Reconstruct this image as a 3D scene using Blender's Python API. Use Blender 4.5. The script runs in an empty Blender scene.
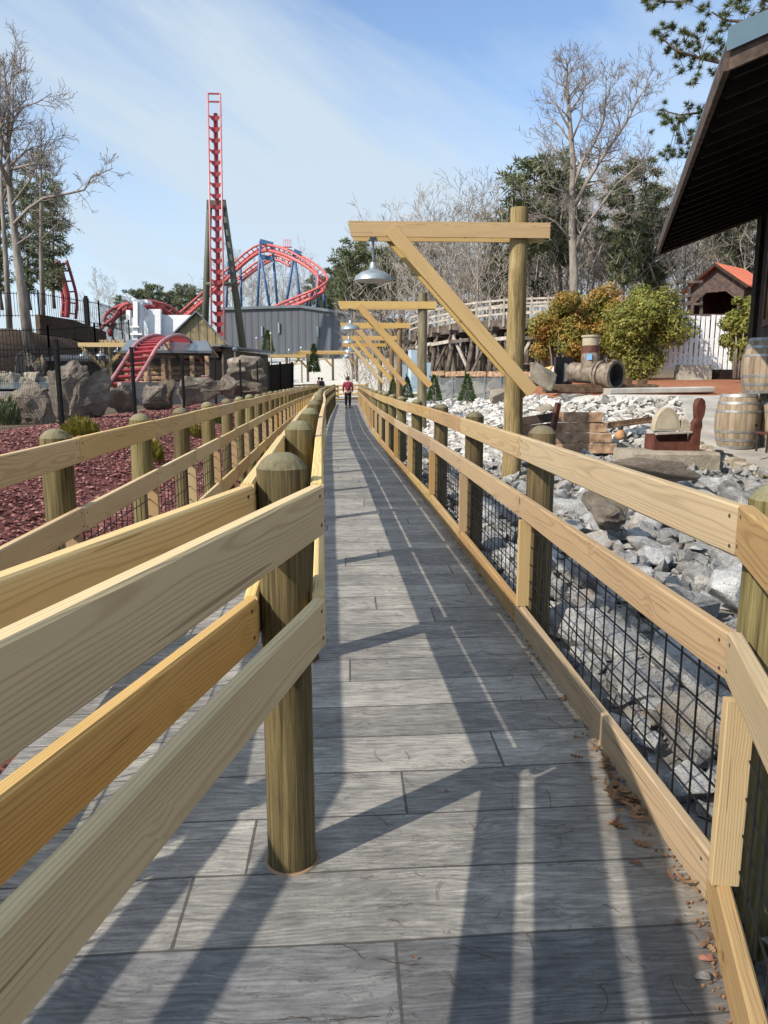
import bpy, bmesh, math, random
from mathutils import Vector, Matrix, noise as mnoise
C = bpy.context.scene.collection
SC = bpy.context.scene
PI = math.pi
# ------------------------------------------------------------------ camera geometry (surveyed from the photograph)
CAMH, FPX, PITCH, YAW = 1.52, 740.0, math.radians(10.04), math.radians(2.74)

def ray(px, py):
    x = (px - 384) / FPX; y = -(py - 512) / FPX
    fy = math.cos(PITCH) + y * math.sin(PITCH); z = -math.sin(PITCH) + y * math.cos(PITCH)
    return x * math.cos(YAW) + fy * math.sin(YAW), -x * math.sin(YAW) + fy * math.cos(YAW), z

def at(px, py, Y):
    """world point seen at that pixel of the photograph and standing Y metres ahead"""
    X, YY, Z = ray(px, py); t = Y / YY
    return Vector((X * t, Y, CAMH + Z * t))

# ------------------------------------------------------------------ small helpers
def tag(o, label=None, cat=None, group=None, kind=None):
    if label: o['label'] = label
    if cat: o['category'] = cat
    if group: o['group'] = group
    if kind: o['kind'] = kind
    return o

def empty(name, loc=(0, 0, 0), rz=0, label=None, cat=None, group=None):
    o = bpy.data.objects.new(name, None); C.objects.link(o)
    o.empty_display_size = .2
    o.location = loc; o.rotation_euler = (0, 0, rz)
    return tag(o, label, cat, group)

class MB:
    def __init__(s): s.v = []; s.f = []; s.m = []; s.mi = 0
    def add(s, vs, fs):
        b = len(s.v); s.v += [tuple(p) for p in vs]
        s.f += [tuple(b + i for i in f) for f in fs]; s.m += [s.mi] * len(fs)
    def box(s, a, b):
        x0, y0, z0 = a; x1, y1, z1 = b
        s.add([(x0,y0,z0),(x1,y0,z0),(x1,y1,z0),(x0,y1,z0),(x0,y0,z1),(x1,y0,z1),(x1,y1,z1),(x0,y1,z1)],
              [(0,3,2,1),(4,5,6,7),(0,1,5,4),(1,2,6,5),(2,3,7,6),(3,0,4,7)])
    def bar(s, a, b, w, h, ch=.0, up=(0, 0, 1)):
        """squared timber from a to b, w wide and h high, with chamfered long edges"""
        a = Vector(a); b = Vector(b); d = (b - a).normalized(); u = Vector(up)
        if abs(d.dot(u)) > .98: u = Vector((0, 1, 0))
        x = d.cross(u).normalized(); u = x.cross(d).normalized()
        w /= 2; h /= 2
        if ch > 0:
            pr = [(-w+ch,-h),(w-ch,-h),(w,-h+ch),(w,h-ch),(w-ch,h),(-w+ch,h),(-w,h-ch),(-w,-h+ch)]
        else: pr = [(-w,-h),(w,-h),(w,h),(-w,h)]
        n = len(pr)
        vs = [a + x*p + u*q for p, q in pr] + [b + x*p + u*q for p, q in pr]
        fs = [(i, (i+1) % n, n + (i+1) % n, n + i) for i in range(n)] + [tuple(range(n))[::-1], tuple(range(n, 2*n))]
        s.add(vs, fs)
    def tube(s, pts, rad, n=8, cap=True):
        pts = [Vector(p) for p in pts]
        if not isinstance(rad, (list, tuple)): rad = [rad] * len(pts)
        k = len(pts); vs = []; u = None
        for i, p in enumerate(pts):
            d = (pts[min(i+1, k-1)] - pts[max(i-1, 0)])
            if d.length < 1e-7: d = pts[-1] - pts[0]
            if d.length < 1e-7: d = Vector((0, 0, 1))
            d.normalize()
            if u is None:
                u = Vector((1, 0, 0)) if abs(d.x) < .8 else Vector((0, 1, 0))
            u = (u - d * u.dot(d)); u.normalize(); w = d.cross(u)
            for j in range(n):
                a = 2*PI*j/n; vs.append(p + (u*math.cos(a) + w*math.sin(a)) * rad[i])
        fs = []
        for i in range(k-1):
            for j in range(n):
                fs.append((i*n+j, i*n+(j+1) % n, (i+1)*n+(j+1) % n, (i+1)*n+j))
        if cap: fs += [tuple(range(n))[::-1], tuple(range((k-1)*n, k*n))]
        s.add(vs, fs)
    def lathe(s, prof, n=24, c=(0, 0, 0), cap=True):
        vs = []; k = len(prof)
        for r, z in prof:
            for j in range(n):
                a = 2*PI*j/n; vs.append((c[0]+r*math.cos(a), c[1]+r*math.sin(a), c[2]+z))
        fs = []
        for i in range(k-1):
            for j in range(n):
                fs.append((i*n+j, i*n+(j+1) % n, (i+1)*n+(j+1) % n, (i+1)*n+j))
        if cap: fs += [tuple(range(n))[::-1], tuple(range((k-1)*n, k*n))]
        s.add(vs, fs)
    def prism(s, poly, depth):
        """poly: 3-D outline (planar), extruded by the vector depth"""
        n = len(poly); d = Vector(depth)
        vs = [Vector(p) for p in poly] + [Vector(p) + d for p in poly]
        s.add(vs, [tuple(range(n)), tuple(range(n, 2*n))[::-1]] + [(i, n+i, n+(i+1) % n, (i+1) % n) for i in range(n)])
    def mesh(s, name, mats, smooth=False, fix=True):
        me = bpy.data.meshes.new(name); me.from_pydata(s.v, [], s.f)
        if not isinstance(mats, (list, tuple)): mats = [mats]
        for m in mats: me.materials.append(m)
        if len(mats) > 1: me.polygons.foreach_set('material_index', s.m)
        if fix:
            bm = bmesh.new(); bm.from_mesh(me); bmesh.ops.recalc_face_normals(bm, faces=bm.faces); bm.to_mesh(me); bm.free()
        if smooth: me.polygons.foreach_set('use_smooth', [True] * len(me.polygons))
        me.update(); return me
    def build(s, name, mats, parent=None, smooth=False, mat=None, fix=True):
        o = bpy.data.objects.new(name, s.mesh(name, mats, smooth, fix)); C.objects.link(o)
        if mat is not None: o.matrix_local = mat
        if parent is not None: o.parent = parent
        return o

def sharp(o, ang=35):
    """smooth shading with edges sharper than ang left hard"""
    me = o.data
    me.polygons.foreach_set('use_smooth', [True] * len(me.polygons))
    try: me.set_sharp_from_angle(angle=math.radians(ang))
    except Exception: pass
    return o

def children(o): return [c for c in bpy.data.objects if c.parent is o]

def copy_thing(src, loc=None, rz=None, scale=None, label=None, group=None, kids=None):
    c = src.copy(); C.objects.link(c)
    if loc is not None: c.location = loc
    if rz is not None: c.rotation_euler = (0, 0, rz)
    if scale is not None: c.scale = (scale,) * 3 if not isinstance(scale, (tuple, list)) else scale
    if label: c['label'] = label
    if group: c['group'] = group
    for ch in (kids if kids is not None else children(src)):
        d = ch.copy(); C.objects.link(d); d.parent = c
        for g in children(ch):
            e = g.copy(); C.objects.link(e); e.parent = d
    return c

# ------------------------------------------------------------------ materials
class NT:
    def __init__(s, name, rough=.8, spec=.3):
        s.m = bpy.data.materials.new(name); s.m.use_nodes = True
        s.t = s.m.node_tree; s.n = s.t.nodes; s.b = s.n['Principled BSDF']
        s.b.inputs['Roughness'].default_value = rough
        s.b.inputs['Specular IOR Level'].default_value = spec
    def node(s, typ, ins=None, **kw):
        n = s.n.new(typ)
        for k, v in kw.items(): setattr(n, k, v)
        for k, v in (ins or {}).items(): s.set(n, k, v)
        return n
    def set(s, n, k, v):
        i = n.inputs[k]
        if isinstance(v, bpy.types.NodeSocket): s.t.links.new(v, i)
        elif isinstance(v, bpy.types.Node): s.t.links.new(v.outputs[0], i)
        else: i.default_value = v
    def math(s, op, a, b=None, c=None, clamp=False):
        n = s.node('ShaderNodeMath', operation=op, use_clamp=clamp); s.set(n, 0, a)
        if b is not None: s.set(n, 1, b)
        if c is not None: s.set(n, 2, c)
        return n.outputs[0]
    def coord(s, which='Object', scale=None, offset=None):
        v = s.node('ShaderNodeTexCoord').outputs[which]
        if offset is not None:
            v = s.node('ShaderNodeVectorMath', {0: v, 1: offset}, operation='ADD').outputs[0]
        if scale is not None:
            v = s.node('ShaderNodeVectorMath', {0: v, 1: scale}, operation='MULTIPLY').outputs[0]
        return v
    def vmul(s, v, sc): return s.node('ShaderNodeVectorMath', {0: v, 1: sc}, operation='MULTIPLY').outputs[0]
    def noise(s, v, scale, detail=3, rough=.55, dist=0):
        return s.node('ShaderNodeTexNoise', {'Vector': v, 'Scale': scale, 'Detail': detail, 'Roughness': rough, 'Distortion': dist}).outputs[0]
    def ramp(s, fac, stops):
        r = s.node('ShaderNodeValToRGB', {'Fac': fac}); e = r.color_ramp.elements
        while len(e) < len(stops): e.new(.5)
        for el, (p, c) in zip(e, stops):
            el.position = p; el.color = (*c, 1) if len(c) == 3 else c
        return r.outputs[0]
    def mix(s, fac, a, b, mode='MIX'):
        n = s.node('ShaderNodeMix', data_type='RGBA', blend_type=mode)
        for k, v in ((0, fac), (6, a), (7, b)):
            if isinstance(v, (tuple, list)) and len(v) == 3: v = (*v, 1)
            s.set(n, k, v)
        return n.outputs[2]
    def color(s, v):
        if isinstance(v, (tuple, list)) and len(v) == 3: v = (*v, 1)
        s.set(s.b, 'Base Color', v)
    def bump(s, h, strength=.4, dist=.01):
        n = s.node('ShaderNodeBump', {'Height': h, 'Strength': strength, 'Distance': dist}); s.set(s.b, 'Normal', n.outputs[0])
    def rnd(s): return s.node('ShaderNodeObjectInfo').outputs['Random']
    def sep(s, v): return s.node('ShaderNodeSeparateXYZ', {0: v}).outputs

def g3(a): return (a, a, a)

def wood_board(name, light, dark, grey=(.30, .27, .2), greyamt=.3, axis='x', ringf=780.):
    t = NT(name, .8, .12)
    r = t.rnd()
    off = t.node('ShaderNodeCombineXYZ', {0: t.math('MULTIPLY', r, 37.), 1: t.math('MULTIPLY', t.math('FRACT', t.math('MULTIPLY', r, 71.3)), .05), 2: t.math('MULTIPLY', t.math('SUBTRACT', t.math('FRACT', t.math('MULTIPLY', r, 131.7)), .5), .16)}).outputs[0]
    co = t.coord('Object', offset=off)
    if axis == 'z':
        q = t.sep(co); co = t.node('ShaderNodeCombineXYZ', {0: q[2], 1: q[1], 2: q[0]}).outputs[0]
    warp = t.noise(t.vmul(co, (.75, 5, 5)), 1.0, 3, .5)
    xyz = t.sep(co)
    y = t.math('ADD', xyz[1], .055); z = t.math('ADD', xyz[2], .01)
    rad = t.math('SQRT', t.math('ADD', t.math('MULTIPLY', y, y), t.math('MULTIPLY', z, z)))
    rad = t.math('ADD', rad, t.math('MULTIPLY', warp, .065))
    # knots
    kv = t.node('ShaderNodeTexVoronoi', {'Vector': t.vmul(co, (7.5, 2.2, 9.0)), 'Scale': 1.0, 'Randomness': 1.0})
    kd = t.math('ADD', kv.outputs['Distance'], t.math('MULTIPLY', t.math('LESS_THAN', t.sep(kv.outputs['Color'])[0], .90), 9.0))
    rad = t.math('ADD', rad, t.math('MULTIPLY', t.math('POWER', t.math('SUBTRACT', 1.0, t.math('MINIMUM', t.math('MULTIPLY', kd, 1.5), 1.0)), 2.0), .02))
    ring = t.math('MULTIPLY_ADD', t.math('SINE', t.math('MULTIPLY', rad, ringf)), .5, .5)
    ring = t.math('POWER', ring, 3.2)
    fib = t.noise(t.vmul(co, (3, 190, 190)), 1.0, 2, .6)
    big = t.noise(t.vmul(co, (.9, 3, 6)), 1.0, 3, .6)
    fac = t.math('ADD', t.math('MULTIPLY', ring, .48), t.math('MULTIPLY', t.math('SUBTRACT', fib, .5), .7))
    fac = t.math('ADD', fac, t.math('MULTIPLY', t.math('SUBTRACT', big, .45), .9), None, True)
    col = t.mix(fac, light, dark)
    r2 = t.math('FRACT', t.math('MULTIPLY', r, 17.9))
    gm = t.math('MULTIPLY', t.math('MULTIPLY_ADD', t.noise(t.vmul(co, (1.3, 9, 14)), 1.0, 4, .65), 1.6, -.45, True), t.math('MULTIPLY_ADD', r2, greyamt * 1.2, greyamt * .5))
    col = t.mix(gm, col, grey)
    # long faint stains and checks
    chk = t.math('GREATER_THAN', t.noise(t.vmul(co, (1.1, 70, 70)), 1.0, 1, .5), .735)
    col = t.mix(t.math('MULTIPLY', chk, .55), col, tuple(c * .35 for c in dark))
    knot = t.math('LESS_THAN', t.math('ADD', kd, t.math('MULTIPLY', fib, .06)), .17)
    halo = t.math('SUBTRACT', 1.0, t.math('MINIMUM', t.math('MULTIPLY', kd, 2.6), 1.0))
    col = t.mix(t.math('MULTIPLY', halo, .45), col, dark)
    col = t.mix(t.math('MULTIPLY', knot, .75), col, (.13, .065, .028))
    hs = t.node('ShaderNodeHueSaturation', {'Hue': t.math('MULTIPLY_ADD', r2, .016, .492), 'Saturation': t.math('MULTIPLY_ADD', r, .3, .82), 'Value': t.math('MULTIPLY_ADD', r2, .22, .89), 'Color': col})
    t.color(hs.outputs[0])
    t.bump(t.math('ADD', t.math('MULTIPLY', ring, .5), t.math('ADD', fib, t.math('MULTIPLY', chk, -1.5))), .28, .0025)
    return t.m

def post_mat(name, c0, c1, c2):
    t = NT(name, .8, .2); r = t.rnd()
    off = t.node('ShaderNodeCombineXYZ', {0: t.math('MULTIPLY', r, 13.), 1: t.math('MULTIPLY', r, 7.), 2: t.math('MULTIPLY', r, 31.)}).outputs[0]
    co = t.coord('Object', offset=off)
    gr = t.noise(t.vmul(co, (80, 80, 2.2)), 1.0, 5, .72)
    big = t.noise(t.vmul(co, (7, 7, 1.2)), 1.0, 3, .6)
    col = t.ramp(t.math('ADD', t.math('MULTIPLY', gr, .7), t.math('MULTIPLY', big, .42)), [(.42, c0), (.56, c1), (.69, c2)])
    lich = t.math('GREATER_THAN', t.noise(co, 95., 3, .7), .66)
    n = t.node('ShaderNodeNewGeometry').outputs['Normal']
    up = t.math('MULTIPLY_ADD', t.sep(n)[2], 1.4, -.2, True)
    col = t.mix(t.math('MULTIPLY', up, .6), col, (.19, .178, .118))
    col = t.mix(t.math('MULTIPLY', lich, t.math('MULTIPLY_ADD', up, .75, .12)), col, (.05, .045, .03))
    crack = t.math('GREATER_THAN', t.noise(t.vmul(co, (26, 26, .7)), 1.0, 1, .4), .70)
    col = t.mix(t.math('MULTIPLY', crack, .7), col, (.05, .04, .02))
    hs = t.node('ShaderNodeHueSaturation', {'Hue': t.math('MULTIPLY_ADD', r, .03, .485), 'Saturation': 1.0, 'Value': t.math('MULTIPLY_ADD', r, .4, .8), 'Color': col})
    t.color(hs.outputs[0])
    t.bump(t.math('SUBTRACT', gr, crack), .7, .006)
    return t.m

def simple(name, col, rough=.6, spec=.4, metal=0, var=.12, scale=4., bump=0):
    t = NT(name, rough, spec); t.b.inputs['Metallic'].default_value = metal
    n = t.noise(t.coord('Object'), scale, 4, .6)
    d = tuple(c * (1 - var*1.6) for c in col); l = tuple(min(1, c * (1 + var)) for c in col)
    t.color(t.ramp(n, [(.3, d), (.7, l)]))
    if bump: t.bump(t.noise(t.coord('Object'), scale * 6, 3, .6), bump, .01)
    return t.m

def ribbed(name, col, axis, period, depth=.5, rough=.5, var=.1):
    t = NT(name, rough, .35)
    co = t.coord('Object'); x = t.sep(co)[axis]
    tri = t.math('PINGPONG', t.math('DIVIDE', x, period), .5)
    step = t.math('MULTIPLY', t.math('SUBTRACT', tri, .16), 9, None, True)
    n = t.noise(t.vmul(co, (1, 1, .3)), .8, 4, .6)
    c = t.ramp(n, [(.3, tuple(a * (1 - var) for a in col)), (.7, tuple(a * (1 + var) for a in col))])
    t.color(c); t.bump(step, depth, .05)
    return t.m

def leafmat(name, cols, rough=.6, trans=.25, gradient=None):
    t = NT(name, rough, .3)
    r = t.node('ShaderNodeNewGeometry').outputs['Random Per Island']
    k = len(cols)
    c = t.ramp(r, [(i / max(1, k - 1), q) for i, q in enumerate(cols)])
    n = t.noise(t.coord('Object'), 1.1, 3, .6)
    if gradient:
        c2 = t.ramp(r, [(i / max(1, len(gradient) - 1), q) for i, q in enumerate(gradient)])
        c = t.mix(t.math('MULTIPLY_ADD', n, 4.5, -1.8, True), c, c2)
    c = t.mix(t.math('MULTIPLY_ADD', n, .8, -.2, True), c, t.mix(1.0, c, g3(.62), 'MULTIPLY'))
    t.color(c)
    tr = t.node('ShaderNodeBsdfTranslucent', {'Color': c})
    ms = t.node('ShaderNodeMixShader', {0: trans, 1: t.b.outputs[0], 2: tr.outputs[0]})
    t.t.links.new(ms.outputs[0], t.n['Material Output'].inputs[0])
    return t.m

def barkmat(name, a, b, sc=6):
    t = NT(name, .9, .1); co = t.coord('Object')
    n = t.noise(t.vmul(co, (1, 1, .25)), sc, 4, .65)
    t.color(t.ramp(n, [(.3, a), (.7, b)])); t.bump(n, .5, .03)
    return t.m

def stone(name, cols, scale=1.0, speck=(.09, .09, .1), speckamt=.5, tint=None, tintamt=.25, island=False, lightspeck=1.0):
    t = NT(name, .88, .2); r = t.node('ShaderNodeNewGeometry').outputs['Random Per Island'] if island else t.rnd()
    off = t.node('ShaderNodeCombineXYZ', {0: t.math('MULTIPLY', r, 41.), 1: t.math('MULTIPLY', r, 23.), 2: t.math('MULTIPLY', r, 7.)}).outputs[0]
    co = t.coord('Object', offset=off)
    n = t.noise(co, 2.6 * scale, 6, .65, .6)
    k = len(cols)
    c = t.ramp(n, [(.28 + .44 * i / (k - 1), q) for i, q in enumerate(cols)])
    s1 = t.noise(co, 38 * scale, 3, .7)
    c = t.mix(t.math('MULTIPLY', t.math('GREATER_THAN', s1, .57), speckamt), c, speck)
    s2 = t.noise(co, 60 * scale, 2, .6)
    c = t.mix(t.math('MULTIPLY', t.math('GREATER_THAN', s2, .6), .45 * lightspeck), c, (.62, .6, .57))
    if tint:
        m = t.math('MULTIPLY', t.math('MULTIPLY_ADD', t.noise(co, 1.5 * scale, 3, .6), 3, -1.25, True), t.math('MULTIPLY_ADD', t.math('GREATER_THAN', r, .72), tintamt, tintamt * .25))
        c = t.mix(m, c, tint)
    hs = t.node('ShaderNodeHueSaturation', {'Hue': .5, 'Saturation': 1.0, 'Value': t.math('MULTIPLY_ADD', t.math('FRACT', t.math('MULTIPLY', r, 9.7)), .5, .72), 'Color': c})
    t.color(hs.outputs[0])
    t.bump(t.math('ADD', t.noise(co, 7 * scale, 8, .78, 1.0), t.math('MULTIPLY', s1, .35)), 1.0, .05)
    return t.m

M = {}
M['pine'] = wood_board('pine_board', (.56, .41, .20), (.34, .205, .08), (.43, .35, .21), .25)  # colour lifted for the shaded left and middle rails; right fence has tan copy
M['tanpine'] = wood_board('tan_pine_board', (.355, .242, .122), (.195, .115, .05), (.29, .235, .16), .35)
M['tie'] = simple('dark_railway_tie', (.10, .066, .045), .9, .15, 0, .4, 6, .3)
M['honey'] = wood_board('honey_pine_board', (.48, .31, .125), (.27, .14, .045), (.34, .25, .13), .15)
M['arm'] = wood_board('yellow_pine_beam', (.45, .30, .118), (.28, .16, .055), (.36, .27, .14), .2)
M['upright'] = wood_board('upright_stud', (.37, .245, .112), (.215, .125, .048), (.30, .24, .15), .3, axis='z')
M['post'] = post_mat('round_treated_post', (.036, .029, .013), (.11, .085, .037), (.185, .148, .07))
M['tanpost'] = post_mat('lamp_pole_bark', (.06, .04, .02), (.175, .118, .055), (.29, .21, .11))
M['greypost'] = post_mat('weathered_pole', (.07, .055, .035), (.15, .125, .08), (.22, .19, .12))
M['wire'] = simple('black_wire', (.008, .008, .009), .55, .3)
M['black'] = simple('black_powder_coat', (.005, .005, .006), .7, .2)
M['screw'] = simple('screw_head', (.05, .04, .03), .5, .5)
M['galv'] = simple('galvanised_shade', (.30, .34, .36), .42, .5, .6, .12, 9)
M['lampin'] = simple('lamp_inside', (.7, .7, .68), .6)
M['rock'] = stone('granite_rubble', [(.20, .20, .203), (.42, .42, .425), (.60, .595, .575)], 1.0, tint=(.36, .26, .15), tintamt=.6)
M['gravel'] = stone('pale_gravel', [(.36, .34, .31), (.5, .48, .45), (.66, .64, .6)], .7, speckamt=.2, island=True)
M['rubble'] = stone('small_granite_rubble', [(.15, .15, .152), (.33, .33, .33), (.51, .505, .48)], 1.2, tint=(.33, .24, .15), tintamt=.5, island=True)
M['bould'] = stone('brown_field_stone', [(.075, .063, .052), (.19, .16, .13), (.35, .305, .25)], .55, speck=(.05, .04, .03), speckamt=.3, tint=(.25, .15, .07), tintamt=.5, lightspeck=.12)
M['slab'] = stone('sandy_flagstone', [(.24, .2, .15), (.36, .31, .24), (.46, .41, .33)], .8, speckamt=.15, lightspeck=.2)
M['red'] = simple('track_red', (.27, .026, .032), .4, .5, 0, .12, 1)
M['pink'] = simple('faded_track_red', (.48, .10, .095), .45, .5, 0, .15, 1)
M['rail'] = simple('pale_red_rail', (.46, .19, .185), .4, .5, 0, .1, 1)
M['blue'] = simple('support_blue', (.05, .115, .23), .5, .4, 0, .15, 1)
M['olive'] = simple('support_olive', (.085, .092, .07), .6, .3, 0, .15, 1)
M['white'] = simple('white_paint', (.72, .73, .74), .6, .3, 0, .07, 1.5)
M['greymetal'] = ribbed('grey_corrugated_wall', (.085, .095, .11), 0, .95, .9)
M['grayroof'] = simple('metal_roof', (.16, .175, .19), .35, .5, .4, .12, 1)
M['tanwall'] = ribbed('tan_board_and_batten', (.23, .185, .105), 0, .6, .9, .8)
M['darkwall'] = ribbed('dark_brown_boards', (.026, .017, .014), 0, .22, .9, .85, .3)
M['darkwood'] = simple('dark_stained_timber', (.033, .022, .017), .8, .2, 0, .3, 6, .3)
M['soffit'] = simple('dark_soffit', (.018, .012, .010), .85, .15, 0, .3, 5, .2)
M['rake'] = simple('weathered_fascia', (.085, .06, .048), .85, .2, 0, .35, 9, .3)
M['teal'] = simple('slate_blue_fascia', (.085, .135, .17), .4, .4, 0, .1, 2)
M['orange'] = ribbed('orange_metal_roof', (.62, .135, .03), 0, .4, .6, .45)
M['trestle'] = simple('trestle_timber', (.12, .095, .078), .9, .15, 0, .45, 3, .3)
M['paletimber'] = simple('bleached_railing', (.36, .32, .27), .85, .2, 0, .25, 3, .2)
M['log'] = simple('old_timber', (.34, .22, .14), .85, .2, 0, .45, 7, .35)
M['redwood'] = simple('red_brown_stain', (.105, .036, .024), .6, .35, 0, .35, 6, .2)
M['iron'] = simple('rusty_iron', (.21, .165, .125), .7, .4, .2, .45, 6, .35)
M['darkiron'] = simple('dark_iron', (.03, .025, .024), .7, .4, 0, .4, 6, .3)
M['cream'] = simple('cream_pan', (.34, .29, .21), .75, .2, 0, .15, 5)
M['hoop'] = simple('barrel_hoop', (.30, .30, .295), .5, .4, .5, .25, 9)
M['cabinet'] = simple('blue_grey_cabinet', (.36, .45, .52), .5, .4, 0, .08, 2)
M['concrete'] = simple('plain_concrete', (.36, .34, .31), .9, .2, 0, .2, 1.5, .15)
M['block'] = simple('concrete_block', (.40, .37, .31), .9, .2, 0, .2, 2, .2)
M['bark'] = barkmat('grey_bark', (.12, .10, .085), (.30, .265, .225), 5)
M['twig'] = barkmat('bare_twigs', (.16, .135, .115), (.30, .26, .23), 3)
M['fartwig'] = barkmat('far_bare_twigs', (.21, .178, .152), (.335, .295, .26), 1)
M['pinebark'] = barkmat('pine_bark', (.07, .05, .04), (.19, .145, .115), 4)
M['needle'] = leafmat('pine_needles', [(.06, .085, .03), (.10, .125, .05), (.16, .165, .075)], .5, .2)
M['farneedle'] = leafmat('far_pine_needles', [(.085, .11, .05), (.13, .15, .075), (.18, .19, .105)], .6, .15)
M['shrub'] = leafmat('evergreen_shrub', [(.13, .145, .03), (.23, .23, .05), (.33, .29, .075)], .5, .35, [(.30, .21, .04), (.46, .23, .05), (.48, .18, .05), (.26, .22, .05)])
M['shrubg'] = leafmat('green_shrub', [(.115, .14, .028), (.22, .225, .045), (.34, .30, .08)], .5, .35)
M['conifer'] = leafmat('small_conifer', [(.04, .075, .02), (.07, .11, .03), (.10, .14, .045)], .55, .2)
M['chips'] = leafmat('red_lava_chips', [(.085, .033, .033), (.18, .062, .058), (.29, .125, .105), (.13, .055, .053), (.36, .19, .165)], .9, .0)
M['leaflit'] = leafmat('dead_leaves', [(.11, .055, .028), (.19, .10, .05), (.27, .16, .085), (.15, .06, .03)], .8, .1)
M['needlelit'] = leafmat('fallen_needles', [(.10, .045, .03), (.06, .035, .03), (.14, .07, .04)], .8, .0)

def barrel_mat():
    t = NT('barrel_staves', .75, .25); co = t.coord('Object'); q = t.sep(co)
    a = t.math('ARCTAN2', q[1], q[0]); st = t.math('MULTIPLY', a, 24 / (2 * PI))
    idn = t.node('ShaderNodeTexWhiteNoise', {'W': t.math('FLOOR', st)}, noise_dimensions='1D').outputs[0]
    fr = t.math('PINGPONG', st, .5)
    n = t.noise(t.vmul(co, (14, 14, 2.5)), 1., 4, .6)
    c = t.ramp(t.math('ADD', t.math('MULTIPLY', n, .7), t.math('MULTIPLY', idn, .3)), [(.3, (.16, .12, .08)), (.55, (.28, .215, .15)), (.8, (.37, .30, .22))])
    c = t.mix(t.math('MULTIPLY', t.math('LESS_THAN', fr, .035), .7), c, (.05, .035, .02))
    t.color(c); t.bump(n, .25, .01); return t.m
M['barrel'] = barrel_mat()

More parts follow.
